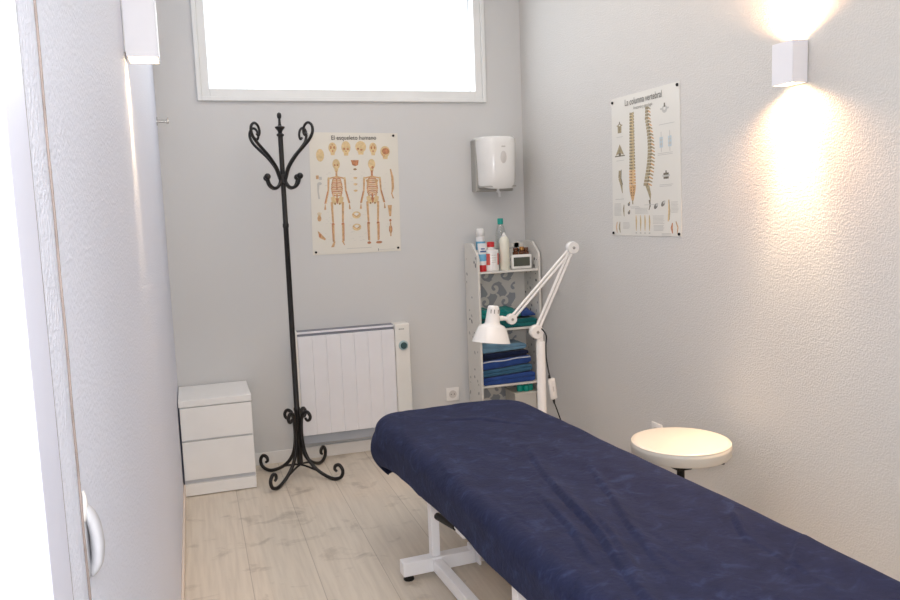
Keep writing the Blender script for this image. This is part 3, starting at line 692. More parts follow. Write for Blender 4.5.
# back panel: grey board with raised cream scrollwork ribbons in front
bm = B(); yb1 = SY1; yb0 = SY1 - .005
box(bm, .0135, W - .0135, yb0, yb1, .05, ST - .02, mi=1)
for x0, x1, z0, z1 in ((.0135, .04, .05, ST - .01), (W - .075, W - .0135, .05, ST - .01)): box(bm, x0, x1, yb0 - .004, yb0, z0, z1)
for z in (1.118, .664, .334, .05): box(bm, .045, W - .045, yb0 - .004, yb0, z, z + .026)
box(bm, .045, W - .045, yb0 - .004, yb0, 1.150, 1.178)
lay = [0]
XA, XB = .030, W - .065
def ribbon(bm, pts, ws, zlo, zhi):
    P = smooth_pts([(a, 0, b) for a, b in pts], 5); n = len(P); L = []; R = []
    lay[0] += 1; yy = yb0 - .0042 - .00004 * (lay[0] % 60)
    for i in range(n):
        d = P[min(i + 1, n - 1)] - P[max(i - 1, 0)]; d = d.normalized() if d.length > 1e-9 else Vector((1, 0, 0)); nn = Vector((-d.z, 0, d.x))
        f = i / (n - 1) * (len(ws) - 1); a = min(int(f), len(ws) - 2); ww = ws[a] + (ws[a + 1] - ws[a]) * (f - a)
        L.append(P[i] + nn * ww); R.append(P[i] - nn * ww)
    cl = lambda p: (min(XB, max(XA, p.x)), yy, min(zhi, max(zlo, p.z)))
    for i in range(n - 1):
        q = [cl(L[i]), cl(R[i]), cl(R[i + 1]), cl(L[i + 1])]
        f = bm.faces.new([bm.verts.new(p) for p in q]); f.normal_update()
        if f.calc_area() < 1e-9: bm.faces.remove(f); continue
        if f.normal.y > 0: f.normal_flip()
def volute(cx, cz, r, a0, turns, sg, lead=()):
    n = 14; pts = list(lead)
    for k in range(n + 1):
        f = k / n; a = a0 + sg * f * turns * 2 * PI; rr = r * (1 - .82 * f ** .8); pts.append((cx + rr * math.cos(a), cz + rr * math.sin(a)))
    return pts
for zb, zt in ((.70, 1.12), (.37, .665), (.08, .335)):
    z = zb + .045; row = 0
    while z < zt + .03:
        for j in range(-1, 4):
            cx = .055 + j * .125 + (.062 if row % 2 else 0); sg = 1 if row % 2 else -1
            ribbon(bm, volute(cx, z, .043, PI / 2 * sg + PI, 1.05, -sg, [(cx + .120, z + sg * .030), (cx + .055, z - sg * .045)]), [.006, .014, .012, .009, .011, .006], zb, zt)
            ribbon(bm, [(cx + .05, z - sg * .03), (cx + .075, z - sg * .005), (cx + .088, z + sg * .032), (cx + .070, z + sg * .05)], [.008, .013, .008, .003], zb, zt)
        z += .082; row += 1
finish('back_panel', bm, [M['shelf_white'], M['pierce_back']], t)

# ---- things on the top shelf (board top 1.030)
Z1 = 1.0305
def bottle(name, label, cat, x, y, z, parts, group=None, sx=1.0, sy=1.0, rz=0):
    t = thing(name, label, cat, (x, y, z), rz, group)
    for pn, prof, m in parts:
        bm = B(); lathe(bm, prof, 24, sx=sx, sy=sy); finish(pn, bm, m, t, True)
    return t
bottle('spray_can', 'tall white spray can with blue band at left end of top shelf', 'spray can', 1.622, -.085, Z1, [
    ('can', [(0, 0), (.026, 0), (.027, .004), (.027, .185), (.024, .196), (.018, .20)], M['label_white']),
    ('blue_band', [(.0274, .120), (.0276, .121), (.0276, .168), (.0274, .169)], M['blue_label']),
    ('cap', [(.021, .197), (.0235, .20), (.0235, .238), (.020, .245), (0, .246)], M['plastic_white'])])
tt = thing('ointment_tube', 'white and blue squeeze tube standing on its red cap on the top shelf', 'tube', (1.589, -.200, Z1))
bm = B(); secs = [(0.038, .021, .019), (.06, .023, .018), (.10, .025, .012), (.14, .027, .006), (.158, .028, .0022), (.162, .028, .002)]; rings = []
for z, a, b_ in secs: rings.append([bm.verts.new((a * math.cos(2 * PI * k / 20), b_ * math.sin(2 * PI * k / 20), z)) for k in range(20)])
for i in range(len(rings) - 1):
    for k in range(20):
        f = bm.faces.new((rings[i][k], rings[i][(k + 1) % 20], rings[i + 1][(k + 1) % 20], rings[i + 1][k])); f.material_index = 1 if i in (1,) else 0
bm.faces.new(rings[-1]); finish('tube_body', bm, [M['label_white'], M['blue_label']], tt, True)
bm = B(); lathe(bm, [(0, 0), (.020, 0), (.021, .004), (.021, .034), (.019, .038), (0, .038)], 20); finish('cap', bm, M['red_cap'], tt, True)
bm = B(); box(bm, -.018, .019, -.0137, -.0127, .112, .120); box(bm, -.012, .012, -.0100, -.0090, .128, .134); finish('printed_band', bm, M['navy_label'], tt)
tt = bottle('alcohol_jar', 'stout white bottle with red cap and red side labels on the top shelf', 'bottle', 1.648, -.182, Z1, [
    ('body', [(0, 0), (.042, 0), (.0455, .004), (.0455, .112), (.043, .120), (.025, .126), (.018, .130), (.018, .140)], M['plastic_white']),
    ('cap', [(.0195, .138), (.0215, .140), (.0215, .165), (.0195, .168), (0, .168)], M['red_cap'])])
bm = B()
for a0, a1 in ((-160, -118), (-58, -12)):
    n = 6
    for k in range(n):
        A = math.radians(a0 + (a1 - a0) * k / n); C2 = math.radians(a0 + (a1 - a0) * (k + 1) / n)
        bm.faces.new([bm.verts.new((.0456 * math.cos(q), .0456 * math.sin(q), z)) for q, z in ((A, .036), (C2, .036), (C2, .102), (A, .102))])
for z in (.09, .075, .062, .05):
    n = 3
    for k in range(n):
        A = math.radians(-108 + 36 * k / n); C2 = math.radians(-108 + 36 * (k + 1) / n)
        f = bm.faces.new([bm.verts.new((.0456 * math.cos(q), .0456 * math.sin(q), zz)) for q, zz in ((A, z), (C2, z), (C2, z + .004), (A, z + .004))]); f.material_index = 1
finish('label', bm, [M['red_label'], M['ink_grey']], tt)
bottle('clear_bottle', 'clear plastic bottle with teal cap behind the cream bottle', 'bottle', 1.759, -.065, Z1, [
    ('body', [(0, 0), (.030, 0), (.032, .005), (.032, .20), (.026, .235), (.016, .262), (.014, .268)], M['clear_plastic']),
    ('cap', [(.0145, .262), (.0175, .264), (.0175, .296), (.015, .299), (0, .299)], M['teal_cap'])])
bottle('cream_bottle', 'cream white squeeze bottle with conical nozzle on the top shelf', 'bottle', 1.730, -.190, Z1, [
    ('body', [(0, 0), (.026, 0), (.0285, .004), (.0285, .165), (.026, .182), (.017, .193), (.0125, .196)], M['cream_bottle']),
    ('nozzle', [(.0135, .195), (.0135, .203), (.009, .208), (.007, .218), (0, .219)], M['plastic_white'])])
tt = thing('digital_clock', 'small white digital clock with dark screen on the top shelf', 'clock', (1.834, -.190, Z1), .04)
bm = B(); box(bm, -.066, .066, -.014, .014, 0, .086, .011, seg=3); finish('case', bm, M['plastic_white'], tt, True)
bm = B(); box(bm, -.055, .049, -.0152, -.0138, .018, .070, .0006); finish('screen', bm, M['lcd'], tt)
for i, (x, y, h) in enumerate(((1.835, -.105, .100), (1.868, -.120, .105), (1.902, -.105, .100))):
    bottle('amber_bottle', ['dark amber glass bottle behind the left side of the white clock', 'dark amber glass bottle with gold cap behind the middle of the white clock', 'dark amber glass bottle behind the right side of the white clock'][i], 'bottle', x, y, Z1, [
        ('body', [(0, 0), (.016, 0), (.0175, .004), (.0175, h - .006), (.012, h), (.009, h + .002)], M['amber']),
        ('cap', [(.0135, h + .001), (.0145, h + .002), (.0145, h + .020), (.013, h + .022), (0, h + .022)], M['gold'] if i == 1 else M['amber'])])

# ---- folded cloths
def folded(name, label, x0, x1, y0, y1, z0, z1, m, layers=2, wob=.004, tilt=(0., 0.), seed=0, edge=None, cat='towel', group=None, heap=0.0):
    """stack of soft layers folded at the front: a rounded slab with fold grooves in its front edge"""
    cx, cy = (x0 + x1) / 2, (y0 + y1) / 2; t = thing(name, label, cat, (cx, cy, z0), 0, group)
    hx, hy, H = (x1 - x0) / 2, (y1 - y0) / 2, z1 - z0
    bm = B(); nx = 22; prof = []
    # closed profile in (y, z): front edge has one bulge per layer
    lh = 1 / layers
    for L_ in range(layers):
        for k in range(7):
            a = -PI / 2 + PI * k / 6; prof.append((-1 - .045 * math.cos(a) + (.02 * ((L_ * 37 + seed * 13) % 5) / 5), (L_ + .5) * lh + .5 * lh * math.sin(a)))
    for k in range(8): prof.append((-1 + 2 * (k + 1) / 8, 1.0))
    prof.append((1, .5)); 
    for k in range(8): prof.append((1 - 2 * k / 8, 0.0))
    rings = []
    for i in range(nx + 1):
        u = -1 + 2 * i / nx; ring = []
        e = max(0, abs(u) - .90) / .10; sh = 1 - .35 * e * e
        for yy, zz in prof:
            n1 = noise.noise(Vector((u * 2.2 + seed * 7.1, yy * 2, zz * 2.5))); n2 = noise.noise(Vector((u * 1.4 + seed * 3.3, yy * 1.3, 5.5)))
            zt_ = .5 + (zz - .5) * sh
            z = zt_ * H + (wob * n1 * (zz > .02)) + (tilt[0] * (1 - zz) + tilt[1] * zz) * (u + 1) * hx + heap * max(0, zz) * max(0, 1 - u * u) * (1 - .4 * yy * yy) * (1 + n2)
            ring.append(bm.verts.new((u * hx + .004 * n2, yy * hy + .006 * n2, max(0.0, z) if tilt[0] == 0 else z)))
        rings.append(ring)
    n = len(prof)
    for i in range(nx):
        for k in range(n): bm.faces.new((rings[i][k], rings[i + 1][k], rings[i + 1][(k + 1) % n], rings[i][(k + 1) % n]))
    bm.faces.new(rings[0]); bm.faces.new(list(reversed(rings[-1]))); bmesh.ops.recalc_face_normals(bm, faces=bm.faces)
    finish('cloth_body', bm, m, t, True)
    if edge:
        bm = B(); pts = []
        for i in range(12):
            u = -1 + 2 * i / 11; pts.append((u * hx * .97, -hy * 1.052 + .006 * noise.noise(Vector((u * 1.4 + seed * 3.3, -1.3, 5.5))), H * .86 + tilt[1] * (u + 1) * hx + .002 * math.sin(i)))
        tube(bm, pts, .0035, 8, 3); finish('hem', bm, edge, t, True)
    return t
s0 = SX0 + .016; s1 = SX1 - .016
g3 = 'folded blue cloths stacked on the third shelf'; zz = .3625
folded('folded_towel', 'royal blue folded cloth, bottom of the stack on the third shelf', s0, s1 - .03, -0.222, -.05, zz, zz + .042, M['royal_cloth'], 2, .002, (0, .05), 1, group=g3)
folded('folded_towel', 'petrol blue folded cloth, second from bottom of the third shelf stack', s0, s1 - .045, -0.217, -.05, zz + .048, zz + .084, M['petrol_cloth'], 2, .002, (.055, .07), 2, group=g3)
folded('folded_towel', 'dark blue folded cloth with white edging in the middle of the third shelf stack', s0, s1 - .05, -0.214, -.05, zz + .090, zz + .142, M['royal_cloth'], 1, .002, (.075, .045), 3, edge=M['edge_cloth'], group=g3)
bm = B()
folded('folded_towel', 'near-black navy folded cloth under the light blue one on the third shelf', s0, s1 - .065, -0.212, -.05, zz + .148, zz + .184, M['navy_cloth'], 1, .002, (.05, .025), 4, group=g3)
folded('folded_towel', 'light blue folded cloth on top of the third shelf stack', s0, s1 - .075, -0.210, -.05, zz + .190, zz + .246, M['lightblue_cloth'], 2, .004, (.03, -.06), 5, group=g3)
bm.free()
g2 = 'folded cloths on the second shelf'; zz = .6925
folded('folded_cloth', 'dark green folded cloth lying flat on the second shelf', s0, s1 - .01, -.222, -.05, zz, zz + .050, M['green_cloth'], 2, .004, (0, 0), 6, cat='cloth', group=g2)
folded('folded_cloth', 'bright teal rumpled cloth on top of the second shelf heap', s0 + .075, s1 - .105, -.205, -.07, zz + .060, zz + .092, M['teal_cloth'], 2, .010, (0, -.06), 7, heap=.032, cat='cloth', group=g2)
folded('folded_cloth', 'teal cloth at the left end of the second shelf behind the lamp shade', s0, s0 + .072, -.205, -.07, zz + .060, zz + .112, M['teal_cloth'], 2, .006, (0, 0), 8, cat='cloth', group=g2)
folded('folded_cloth', 'blue crumpled cloth at the right end of the second shelf', s1 - .10, s1 - .012, -.205, -.07, zz + .060, zz + .080, M['blue_cloth'], 1, .012, (0, -.10), 9, heap=.025, cat='cloth', group=g2)

# ---- bottom shelf
tt = thing('storage_box', 'pale grey box on the shelf below the blue cloths', 'box', (1.815, -.135, .0755))
bm = B(); box(bm, -.055, .085, -.085, .075, 0, .215, .006); finish('box_body', bm, M['grey_box'], tt)
bm = B(); box(bm, -.057, .087, -.087, .077, .206, .222, .003); finish('lid', bm, M['grey_box'], tt)
for i, (dx, dy) in enumerate(((-.005, -.04), (.03, -.05), (.062, -.035))):
    bm = B(); lathe(bm, [(0, 0), (.018, 0), (.019, .004), (.019, .030), (.016, .036), (.006, .038), (0, .038)], 18)
    o = finish('bottle_cap', bm, M['teal_cap'], None, True, (1.815 + dx, -.135 + dy, .298))
    tag(o, 'small teal cap lying on the pale grey box, %s of three' % ['leftmost', 'middle', 'rightmost'][i], 'cap', 'teal caps on the grey box')

# ------------------------------------------------------------------ task lamp on stand
LX, LY = 1.668, -.8
t = thing('work_lamp', 'white jointed task lamp on a stand behind the bed', 'lamp', (LX, LY, 0))
bm = B()
for k in range(5):
    a = 2 * PI * k / 5 + .3; tube(bm, [(0, 0, .075), (.10 * math.cos(a), .10 * math.sin(a), .068), (.185 * math.cos(a), .185 * math.sin(a), .058)], [.02, .016, .012], 10, 3)
finish('star_base', bm, M['lamp_white'], t, True)
for k in range(5):
    a = 2 * PI * k / 5 + .3; bm = B(); lathe(bm, [(0, -.01), (.018, -.01), (.0225, -.006), (.0225, .006), (.018, .01), (0, .01)], 16, c=(.185 * math.cos(a), .185 * math.sin(a), .0228), axis='x'); box(bm, .185 * math.cos(a) - .004, .185 * math.cos(a) + .004, .185 * math.sin(a) - .004, .185 * math.sin(a) + .004, .025, .058); finish('caster', bm, M['black'], t, True)
bm = B(); lathe(bm, [(0, .06), (.026, .06), (.026, .10), (.0235, .104), (.0235, .70), (.0215, .708), (0, .708)], 24); finish('stand_pole', bm, M['lamp_white'], t, True)
J1 = Vector((-.022, 0, .757)); J2 = Vector((.190, 0, 1.176)); J3 = Vector((-.158, 0, .833))
bm = B(); box(bm, -.020, .012, -.012, .012, .700, .752, .004); lathe(bm, [(0, -.020), (.033, -.020), (.036, -.015), (.036, .015), (.033, .020), (0, .020)], 26, c=tuple(J1), axis='y'); jb = finish('shoulder_joint', bm, M['lamp_white'], t, True)
bm = B(); lathe(bm, [(0, -.0245), (.007, -.0245), (.008, -.0205), (0, -.0200)], 14, c=tuple(J1), axis='y'); finish('joint_screw', bm, M['chrome'], jb, True)
def arm(a, b, off, r=.0068):
    bm = B(); d = (b - a).normalized(); n = Vector((-d.z, 0, d.x))
    for s in (-1, 1):
        pa = a + n * off * s + d * .012; pb = b + n * off * s - d * .012
        tube(bm, [pa, pb], r, 10, 1, smooth=False)
    return finish('arm', bm, M['lamp_white'], t, True)
arm(J1, J2, .0092, .0078); arm(J3, J2, .0086, .0070)
bm = B(); lathe(bm, [(0, -.019), (.030, -.019), (.032, -.014), (.032, .014), (.030, .019), (0, .019)], 26, c=tuple(J2), axis='y'); je = finish('elbow_joint', bm, M['lamp_white'], t, True)
bm = B(); lathe(bm, [(0, -.0245), (.007, -.0245), (.008, -.0195), (0, -.019)], 14, c=tuple(J2), axis='y'); finish('joint_screw', bm, M['chrome'], je, True)
bm = B(); lathe(bm, [(0, -.016), (.025, -.016), (.027, -.012), (.027, .012), (.025, .016), (0, .016)], 24, c=tuple(J3), axis='y'); tube(bm, [J3 + Vector((-.02, 0, .002)), J3 + Vector((-.045, 0, .008))], .011, 12, 1, smooth=False)
hj = finish('head_joint', bm, M['lamp_white'], t, True)
bm = B(); lathe(bm, [(0, -.022), (.006, -.022), (.007, -.017), (0, -.016)], 14, c=tuple(J3), axis='y'); finish('joint_screw', bm, M['chrome'], hj, True)
bm = B(); tube(bm, [J3 + Vector((-.044, 0, .008)), J3 + Vector((-.078, 0, .008))], .006, 10, 1, smooth=False); lathe(bm, [(0, -.010), (.013, -.010), (.013, .010), (0, .010)], 14, c=tuple(J3 + Vector((-.056, 0, .008))), axis='x'); finish('swivel', bm, M['lamp_white'], t, True)
# shade: bell with neck, slightly tipped
bm = B(); SM = Matrix.Translation((-.252, 0, .905)) @ Matrix.Rotation(math.radians(7.5), 4, 'Y') @ Matrix.Rotation(math.radians(-4), 4, 'X')
rings = lathe(bm, [(0.0, .004), (.022, .004), (.027, 0), (.030, -.010), (.030, -.014), (.037, -.080), (.040, -.088), (.060, -.096), (.072, -.108), (.096, -.178), (.0975, -.181), (.0955, -.181), (.070, -.110), (.058, -.099), (.036, -.088), (.020, -.02), (0, -.018)], 40)
bmesh.ops.transform(bm, matrix=SM, verts=bm.verts); bmesh.ops.remove_doubles(bm, verts=bm.verts, dist=1e-5); bmesh.ops.recalc_face_normals(bm, faces=bm.faces)
sh = finish('lamp_shade', bm, M['lamp_white'], t, True)
bm = B()
for a in (-130, -100, -60, -20): 
    q = math.radians(a); lathe(bm, [(0, 0)] * 0 or [(.0, 0), (.0012, 0), (.0012, .0)], 4) if False else box(bm, .0322 * math.cos(q) - .002, .0322 * math.cos(q) + .0015, .0322 * math.sin(q) - .0012, .0322 * math.sin(q) + .001, -.036, -.016)
bmesh.ops.transform(bm, matrix=SM, verts=bm.verts); finish('vent_slot', bm, M['ink_dark'], sh)
bm = B(); ball(bm, (0, 0, -.105), .028); lathe(bm, [(.013, -.03), (.015, -.085), (0, -.09)], 14); bmesh.ops.transform(bm, matrix=SM, verts=bm.verts); finish('bulb', bm, M['label_white'], sh, True)
bm = B(); tube(bm, [(-.005, -.03, .775), (.028, -.01, .735), (.030, 0, .68), (.030, 0, .62), (.038, 0, .565), (.045, 0, .525)], .0035, 8, 5); tube(bm, [(.045, 0, .525), (.046, 0, .508)], [.0055, .008], 8, 1, smooth=False)
tube(bm, [(.066, 0, .398), (.070, 0, .372)], [.008, .005], 8, 1, smooth=False); tube(bm, [(.070, 0, .375), (.090, 0, .32), (.125, .01, .22), (.16, .05, .08), (.17, .14, .006), (.15, .30, .005)], .0035, 8, 5)
finish('power_cable', bm, M['cord_black'], t, True)
bm = B(); box(bm, -.020, .020, -.012, .012, -.058, .058, .011, seg=3); bmesh.ops.transform(bm, matrix=Matrix.Translation((.062, 0, .450)) @ Matrix.Rotation(math.radians(-7), 4, 'Y'), verts=bm.verts); sw = finish('cord_switch', bm, M['plastic_white'], t, True)
bm = B()
box(bm, -.004, .004, -.0130, -.0118, -.012, .014, .001)
bmesh.ops.transform(bm, matrix=Matrix.Translation((.062, 0, .450)) @ Matrix.Rotation(math.radians(-7), 4, 'Y'), verts=bm.verts); finish('switch_mark', bm, M['slot_grey'], sw)

# ------------------------------------------------------------------ round stool
t = thing('round_stool', 'round cream padded stool with black column between bed and right wall', 'stool', (1.650, -2.050, 0))
R_ = .178
bm = B(); lathe(bm, [(0, 0.5290), (R_ * .90, 0.5290), (R_ * .965, 0.5260), (R_ * .992, 0.5200), (R_, 0.5130), (R_ * 1.003, 0.5100), (R_, 0.5070), (R_ * .995, 0.4840), (R_ * .97, 0.4780), (0, 0.4760)], 64); finish('seat_cushion', bm, M['seat_cream'], t, True)
bm = B()
pts = [(R_ * .985 * math.cos(2 * PI * k / 64), R_ * .985 * math.sin(2 * PI * k / 64), 0.5235) for k in range(65)]; tube(bm, pts, .0017, 6, 1, smooth=False); finish('seat_piping', bm, M['seat_cream'], t, True)
bm = B(); box(bm, -.075, .075, -.06, .06, 0.4640, 0.4760, .003); box(bm, -.03, .03, -.03, .03, .42, 0.4640, .004); finish('seat_plate', bm, M['black'], t)
bm = B(); lathe(bm, [(0, .06), (.030, .06), (.030, .25), (.026, .26), (.014, .262), (.014, 0.4280), (0, 0.4280)], 20); finish('gas_column', bm, M['black'], t, True)
for k in range(5):
    a = 2 * PI * k / 5 + .5; ca, sa = math.cos(a), math.sin(a)
    bm = B(); tube(bm, [(.02 * ca, .02 * sa, .095), (.12 * ca, .12 * sa, .082), (.20 * ca, .20 * sa, .062)], [.020, .016, .012], 10, 3); lg = finish('leg', bm, M['black'], t, True)
    bm = B()
    for s in (-1, 1): lathe(bm, [(0, -.007), (.021, -.007), (.024, -.003), (.024, .003), (.021, .007), (0, .007)], 16, c=(.20 * ca + s * .010, .20 * sa, .0243), axis='x')
    tube(bm, [(.20 * ca, .20 * sa, .024), (.20 * ca, .20 * sa, .066)], .005, 8, 1, smooth=False); finish('caster', bm, M['black'], lg, True)
bm = B(); tube(bm, [(.03, -.02, 0.4510), (.10, -.06, 0.4460), (.13, -.08, 0.4440)], .004, 8, 2); finish('height_lever', bm, M['black'], t, True)

# ------------------------------------------------------------------ treatment bed
BO = (1.018, -1.175, 0); BR = .055; ZT = .54; HW = .352; BL = 2.25
t = thing('treatment_table', 'treatment bed with white steel frame under a navy blue sheet', 'treatment table', BO, BR)
# local: x across, -y toward the camera
bm = B(); box(bm, -HW + .022, HW - .022, -BL + .05, -.055, .455, .516, .022, seg=3); finish('mattress', bm, M['foam'], t, True)
bm = B(); box(bm, -HW + .018, HW - .018, -BL + .06, -.07, .424, .4545, .003); finish('table_board', bm, M['wood_edge'], t)
XP = .235
bm = B()
for s in (-1, 1): box(bm, s * XP - .018, s * XP + .018, -BL + .12, -.30, .352, .392, .003)
for y in (-.32, -1.15, -BL + .14): box(bm, -XP + .0185, XP - .0185, y - .018, y + .018, .354, .390, .003)
for s in (-1, 1):
    for y in (-.35, -1.15, -1.9): box(bm, s * XP - .015, s * XP + .015, y - .02, y + .02, .392, .424)
finish('top_frame', bm, M['frame_bed'], t)
YF = [-.475, -1.80]
for yi, y in enumerate(YF):
    bm = B(); box(bm, -.372, .372, y - .030, y + .020, .022, .076, .003); fb = finish('foot_beam', bm, M['frame_bed'], t)
    for s in (-1, 1):
        bm = B(); lathe(bm, [(0, 0), (.020, 0), (.021, .003), (.018, .012), (.008, .014), (.008, .0225), (0, .0225)], 18, c=(s * .345, y - .005, 0)); finish('foot_pad', bm, M['black'], fb, True)
for s in (-1, 1):
    bm = B(); box(bm, s * XP - .019, s * XP + .019, YF[1] + .021, YF[0] - .031, .024, .070, .003); finish('floor_rail', bm, M['frame_bed'], t)
posts = [(-XP, YF[0]), (XP, YF[0]), (-XP, YF[0] - .745), (XP, YF[0] - .745), (-XP, YF[1]), (XP, YF[1])]
for x, y in posts:
    z0 = .0765 if y in YF else .0705
    bm = B(); box(bm, x - .017, x + .017, y - .020, y + .018, z0, .3515, .003); pp = finish('leg', bm, M['frame_bed'], t)
for s in (-1,):
    for y in (-.595, -1.25):
        bm = B(); box(bm, -.318, -XP - .0185, y - .011, y + .011, .360, .382, .003); finish('rail_bolt', bm, M['frame_bed'], t)
bm = B(); box(bm, -XP + .155, -XP + .163, YF[0] - .075, YF[0] - .031, .03, .125, .002); box(bm, -XP + .135, -XP + .175, YF[0] - .030, YF[0] + .0, .0765, .10, .002); br = finish('strut_bracket', bm, M['frame_bed'], t)
bm = B(); tube(bm, [(-XP + .150, YF[0] - .05, .108), (-XP + .150, YF[0] - .42, .20)], .010, 12, 1, smooth=False); tube(bm, [(-XP + .150, YF[0] - .42, .20), (-XP + .150, YF[0] - .72, .275)], .006, 10, 1, smooth=False); box(bm, -XP + .0, -XP + .165, YF[0] - .735, YF[0] - .715, .265, .285); finish('gas_strut', bm, M['chrome'], t, True)
LV = [(-.252, -.570, .266), (-.252, -.67, .283), (-.252, -.765, .298)]
bm = B(); tube(bm, [LV[0], LV[1], LV[2]], [.013, .0145, .0145], 14, 4); lv = finish('lever_grip', bm, M['black'], t, True)
bm = B(); tube(bm, [LV[2], (-.252, -.80, .304)], .009, 12, 1, smooth=False); box(bm, -.268, -.236, -.865, -.79, .292, .326, .006); box(bm, -.262, -.242, -.85, -.80, .326, .3515, .003); finish('lever_socket', bm, M['frame_bed'], t)

# sheet
CR = [[(0.706, -1.652), (0.683, -1.902), (0.641, -2.294)],
[(0.823, -1.707), (0.752, -2.048), (0.713, -2.386), (0.693, -2.735), (0.649, -2.9)],
[(1.088, -1.965), (1.023, -2.245), (0.983, -2.504), (0.965, -2.694), (0.897, -2.987), (.86, -3.2)],
[(1.192, -2.215), (1.125, -2.481), (1.063, -2.664), (1.0, -2.95)],
[(1.362, -2.718), (1.281, -2.876)],
[(1.42, -2.915), (1.252, -3.061)],
[(0.907, -1.437), (1.072, -1.5), (1.208, -1.665)],
[(0.936, -2.361), (0.909, -2.649), (0.864, -2.843)],
[(1.014, -2.566), (0.983, -2.729), (0.913, -2.973)],
[(0.821, -1.253), (0.71, -1.654)]]
CA = [.010, .012, .014, .010, .011, .012, .005, .010, .010, .009]
CW = [.014, .022, .011, .009, .008, .010, .012, .009, .009, .012]
_r = random.Random(21)
for _ in range(26):                                                # fainter creases fanning down the bed
    x0 = _r.uniform(.72, 1.38); y0 = _r.uniform(-3.1, -1.45); a = -PI / 2 - _r.uniform(.0, .55) + (.5 if _r.random() < .25 else 0); Lc = _r.uniform(.12, .42)
    CR.append([(x0, y0), (x0 + math.cos(a) * Lc * .5 + _r.uniform(-.012, .012), y0 + math.sin(a) * Lc * .5), (x0 + math.cos(a) * Lc, y0 + math.sin(a) * Lc)])
    CA.append(_r.uniform(.0012, .0034)); CW.append(_r.uniform(.006, .012))
def segd(px, py, a, b):
    dx, dy = b[0] - a[0], b[1] - a[1]; L2 = dx * dx + dy * dy; f = max(0, min(1, ((px - a[0]) * dx + (py - a[1]) * dy) / L2))
    qx, qy = a[0] + f * dx - px, a[1] + f * dy - py; side = dx * (-qy) - dy * (-qx)
    return math.hypot(qx, qy), side, f
def crease(wx, wy):
    z = 0
    for c, A, w in zip(CR, CA, CW):
        best = (9, 0, 0, 0)
        for i in range(len(c) - 1):
            d, s, f = segd(wx, wy, c[i], c[i + 1])
            if d < best[0]: best = (d, s, (i + f) / (len(c) - 1), 0)
        d, s, f, _ = best
        if d < 5 * w:
            env = max(0, math.sin((.06 + .88 * min(1, max(0, f))) * PI)) ** .7
            sd = d if s > 0 else -d
            z += A * env * (math.exp(-(sd / (w if sd < 0 else w * 2.2)) ** 2) - .30 * math.exp(-((sd + w * 1.5) / (w * .7)) ** 2))
    return z
cb, sb = math.cos(BR), math.sin(BR)
DR = .128; DRY = .190; rr = .055; RC = .085
NX, NY = 150, 400
def sheet_point(gx, gy):
    # gx across (+/-(HW+DR)), gy from +DR (far) to -BL-DR
    ix = HW - rr - RC; iy0 = -rr - RC; iy1 = -BL + rr + RC
    qx = max(-ix, min(ix, gx)); qy = max(iy1, min(iy0, gy))
    dx, dy = gx - qx, gy - qy; dist = math.hypot(dx, dy); s = dist - RC
    nx_, ny_ = (dx / dist, dy / dist) if dist > 1e-9 else (0, 0)
    s = min(s, .285)
    if s <= 0: x, y, z = gx, gy, ZT
    else:
        bx_, by_ = qx + nx_ * RC, qy + ny_ * RC
        if s < rr * PI / 2:
            a = s / rr; x, y, z = bx_ + nx_ * rr * math.sin(a), by_ + ny_ * rr * math.sin(a), ZT - rr * (1 - math.cos(a))
        else:
            h = s - rr * PI / 2; peri = gy * 9 + gx * 11; fl = .010 * math.sin(peri * 1.1 + 1) + .008 * noise.noise(Vector((gx * 5, gy * 4, 2)))
            cn = math.exp(-((gy + .02) / .24) ** 2); inw = -.12 * h + cn * (.72 * h - 4.6 * h * h)
            k = h / .14
            x, y, z = bx_ + nx_ * (rr + inw + fl * k), by_ + ny_ * (rr + inw + fl * k), ZT - rr - h
    # skewed far end: cloth pulled back at the right corner
    fe = max(0, 1 - max(0, -gy) / .55); y -= fe * (.12 * max(0, x + .02)) + fe * .05 * max(0, -x - .15)
    top = 1 if s <= 0 else max(0, 1 - s / .10)
    wx, wy = BO[0] + x * cb - y * sb, BO[1] + x * sb + y * cb
    z += crease(wx, wy) * (.35 + .65 * top) * 1.0
    nn = noise.noise(Vector((gx * 4 + gy * 1.2, gy * 1.8, 0))) * .0055 + noise.noise(Vector((gx * 11 + gy * 4, gy * 5, 3))) * .0032
    ed = noise.noise(Vector((gx * 3, gy * 9, 8))) * .004 * (1 - top)
    z += nn * (.4 + .6 * top) + ed
    # soft sag inside from the raised rim
    return x + nx_ * (nn * (1 - top) * 1.2), y, z
bm = B(); G = []
for j in range(NY + 1):
    gy = DRY + (-BL - 2 * DRY) * j / NY; row = []
    for i in range(NX + 1):
        dr = DR + .05 * math.exp(-((gy + .02) / .28) ** 2); gx = -(HW + dr) + 2 * (HW + dr) * i / NX; row.append(bm.verts.new(sheet_point(gx, gy)))
    G.append(row)
for j in range(NY):
    for i in range(NX): bm.faces.new((G[j][i], G[j + 1][i], G[j + 1][i + 1], G[j][i + 1]))
o = finish('bed_sheet', bm, M['sheet'], None, True); o.location = BO; o.rotation_euler = (0, 0, BR)
for p in o.data.polygons: p.use_smooth = True
sm = o.modifiers.new('thickness', 'SOLIDIFY'); sm.thickness = .0022; sm.offset = 1
tag(o, 'creased navy blue fabric sheet draped over the treatment bed', 'sheet')

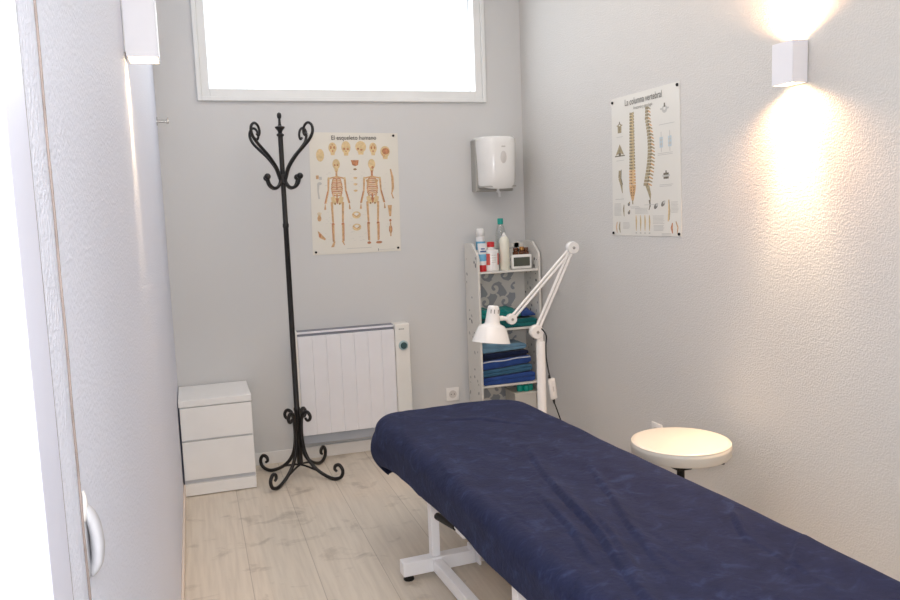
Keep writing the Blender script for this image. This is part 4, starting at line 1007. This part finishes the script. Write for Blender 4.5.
# ------------------------------------------------------------------ light
w = bpy.data.worlds.new('world'); bpy.context.scene.world = w; w.use_nodes = True
bg = w.node_tree.nodes['Background']; bg.inputs[0].default_value = (.93, .96, 1, 1); bg.inputs[1].default_value = 1.7
def area(name, loc, rot, sx, sy, e, c):
    l = bpy.data.lights.new(name, 'AREA'); l.shape = 'RECTANGLE'; l.size = sx; l.size_y = sy; l.energy = e; l.color = c
    o = bpy.data.objects.new(name, l); COL.objects.link(o); o.location = loc; o.rotation_euler = rot; return o
area('window_daylight', ((WX0 + WX1) / 2, .30, (WZ0 + WZ1) / 2 + .05), (math.radians(-62), 0, 0), 1.55, .8, 10, (.92, .96, 1))
area('door_daylight', (XL - .35, -4.25, 1.25), (0, math.radians(-90), 0), 2.1, .85, 13, (.86, .91, 1))
area('camera_end_fill', (.9, -4.3, 2.9), (math.radians(14), 0, 0), .9, .9, 8, (1, .97, .93))  # added overhead fill for the camera end, no real ceiling lamp
area('back_wall_fill', (.8, -1.5, 2.97), (0, 0, 0), 1.2, 1.6, 15, (1, .98, .95))  # added overhead fill to brighten the back of the room, unseen
l = bpy.data.lights.new('camera_flash', 'AREA'); l.shape = 'DISK'; l.size = .3; l.energy = 23; l.color = (.98, .98, 1)

# ------------------------------------------------------------------ camera
yw, pt, rl = math.radians(17.9284), math.radians(6.6072), math.radians(-2.134)
fw = Vector((math.sin(yw) * math.cos(pt), math.cos(yw) * math.cos(pt), -math.sin(pt)))
rt = Vector((math.cos(yw), -math.sin(yw), 0)); up = rt.cross(fw)
rt2 = math.cos(rl) * rt + math.sin(rl) * up; up2 = -math.sin(rl) * rt + math.cos(rl) * up
cam = bpy.data.cameras.new('camera'); cam.lens = 791.76 / 900 * 36; cam.sensor_width = 36; cam.clip_start = .02
co = bpy.data.objects.new('camera', cam); COL.objects.link(co)
mx = Matrix.Identity(4)
for i in range(3): mx[i][0] = rt2[i]; mx[i][1] = up2[i]; mx[i][2] = -fw[i]
mx.translation = Vector((0, -4.47384, 1.4)); co.matrix_world = mx
bpy.context.scene.camera = co
fo = bpy.data.objects.new('camera_flash', l); COL.objects.link(fo); fm = mx.copy(); fm.translation = mx.translation + up2 * .14 + rt2 * -.0; fo.matrix_world = fm

sc = bpy.context.scene
sc.view_settings.view_transform = 'Standard'; sc.view_settings.look = 'None'; sc.view_settings.exposure = 0; sc.view_settings.gamma = 1
try:
    sc.cycles.use_denoising = True; sc.cycles.denoiser = 'OPENIMAGEDENOISE'; sc.cycles.max_bounces = 10; sc.cycles.diffuse_bounces = 6
    sc.cycles.sample_clamp_indirect = 4; sc.cycles.transparent_max_bounces = 12
except Exception: pass
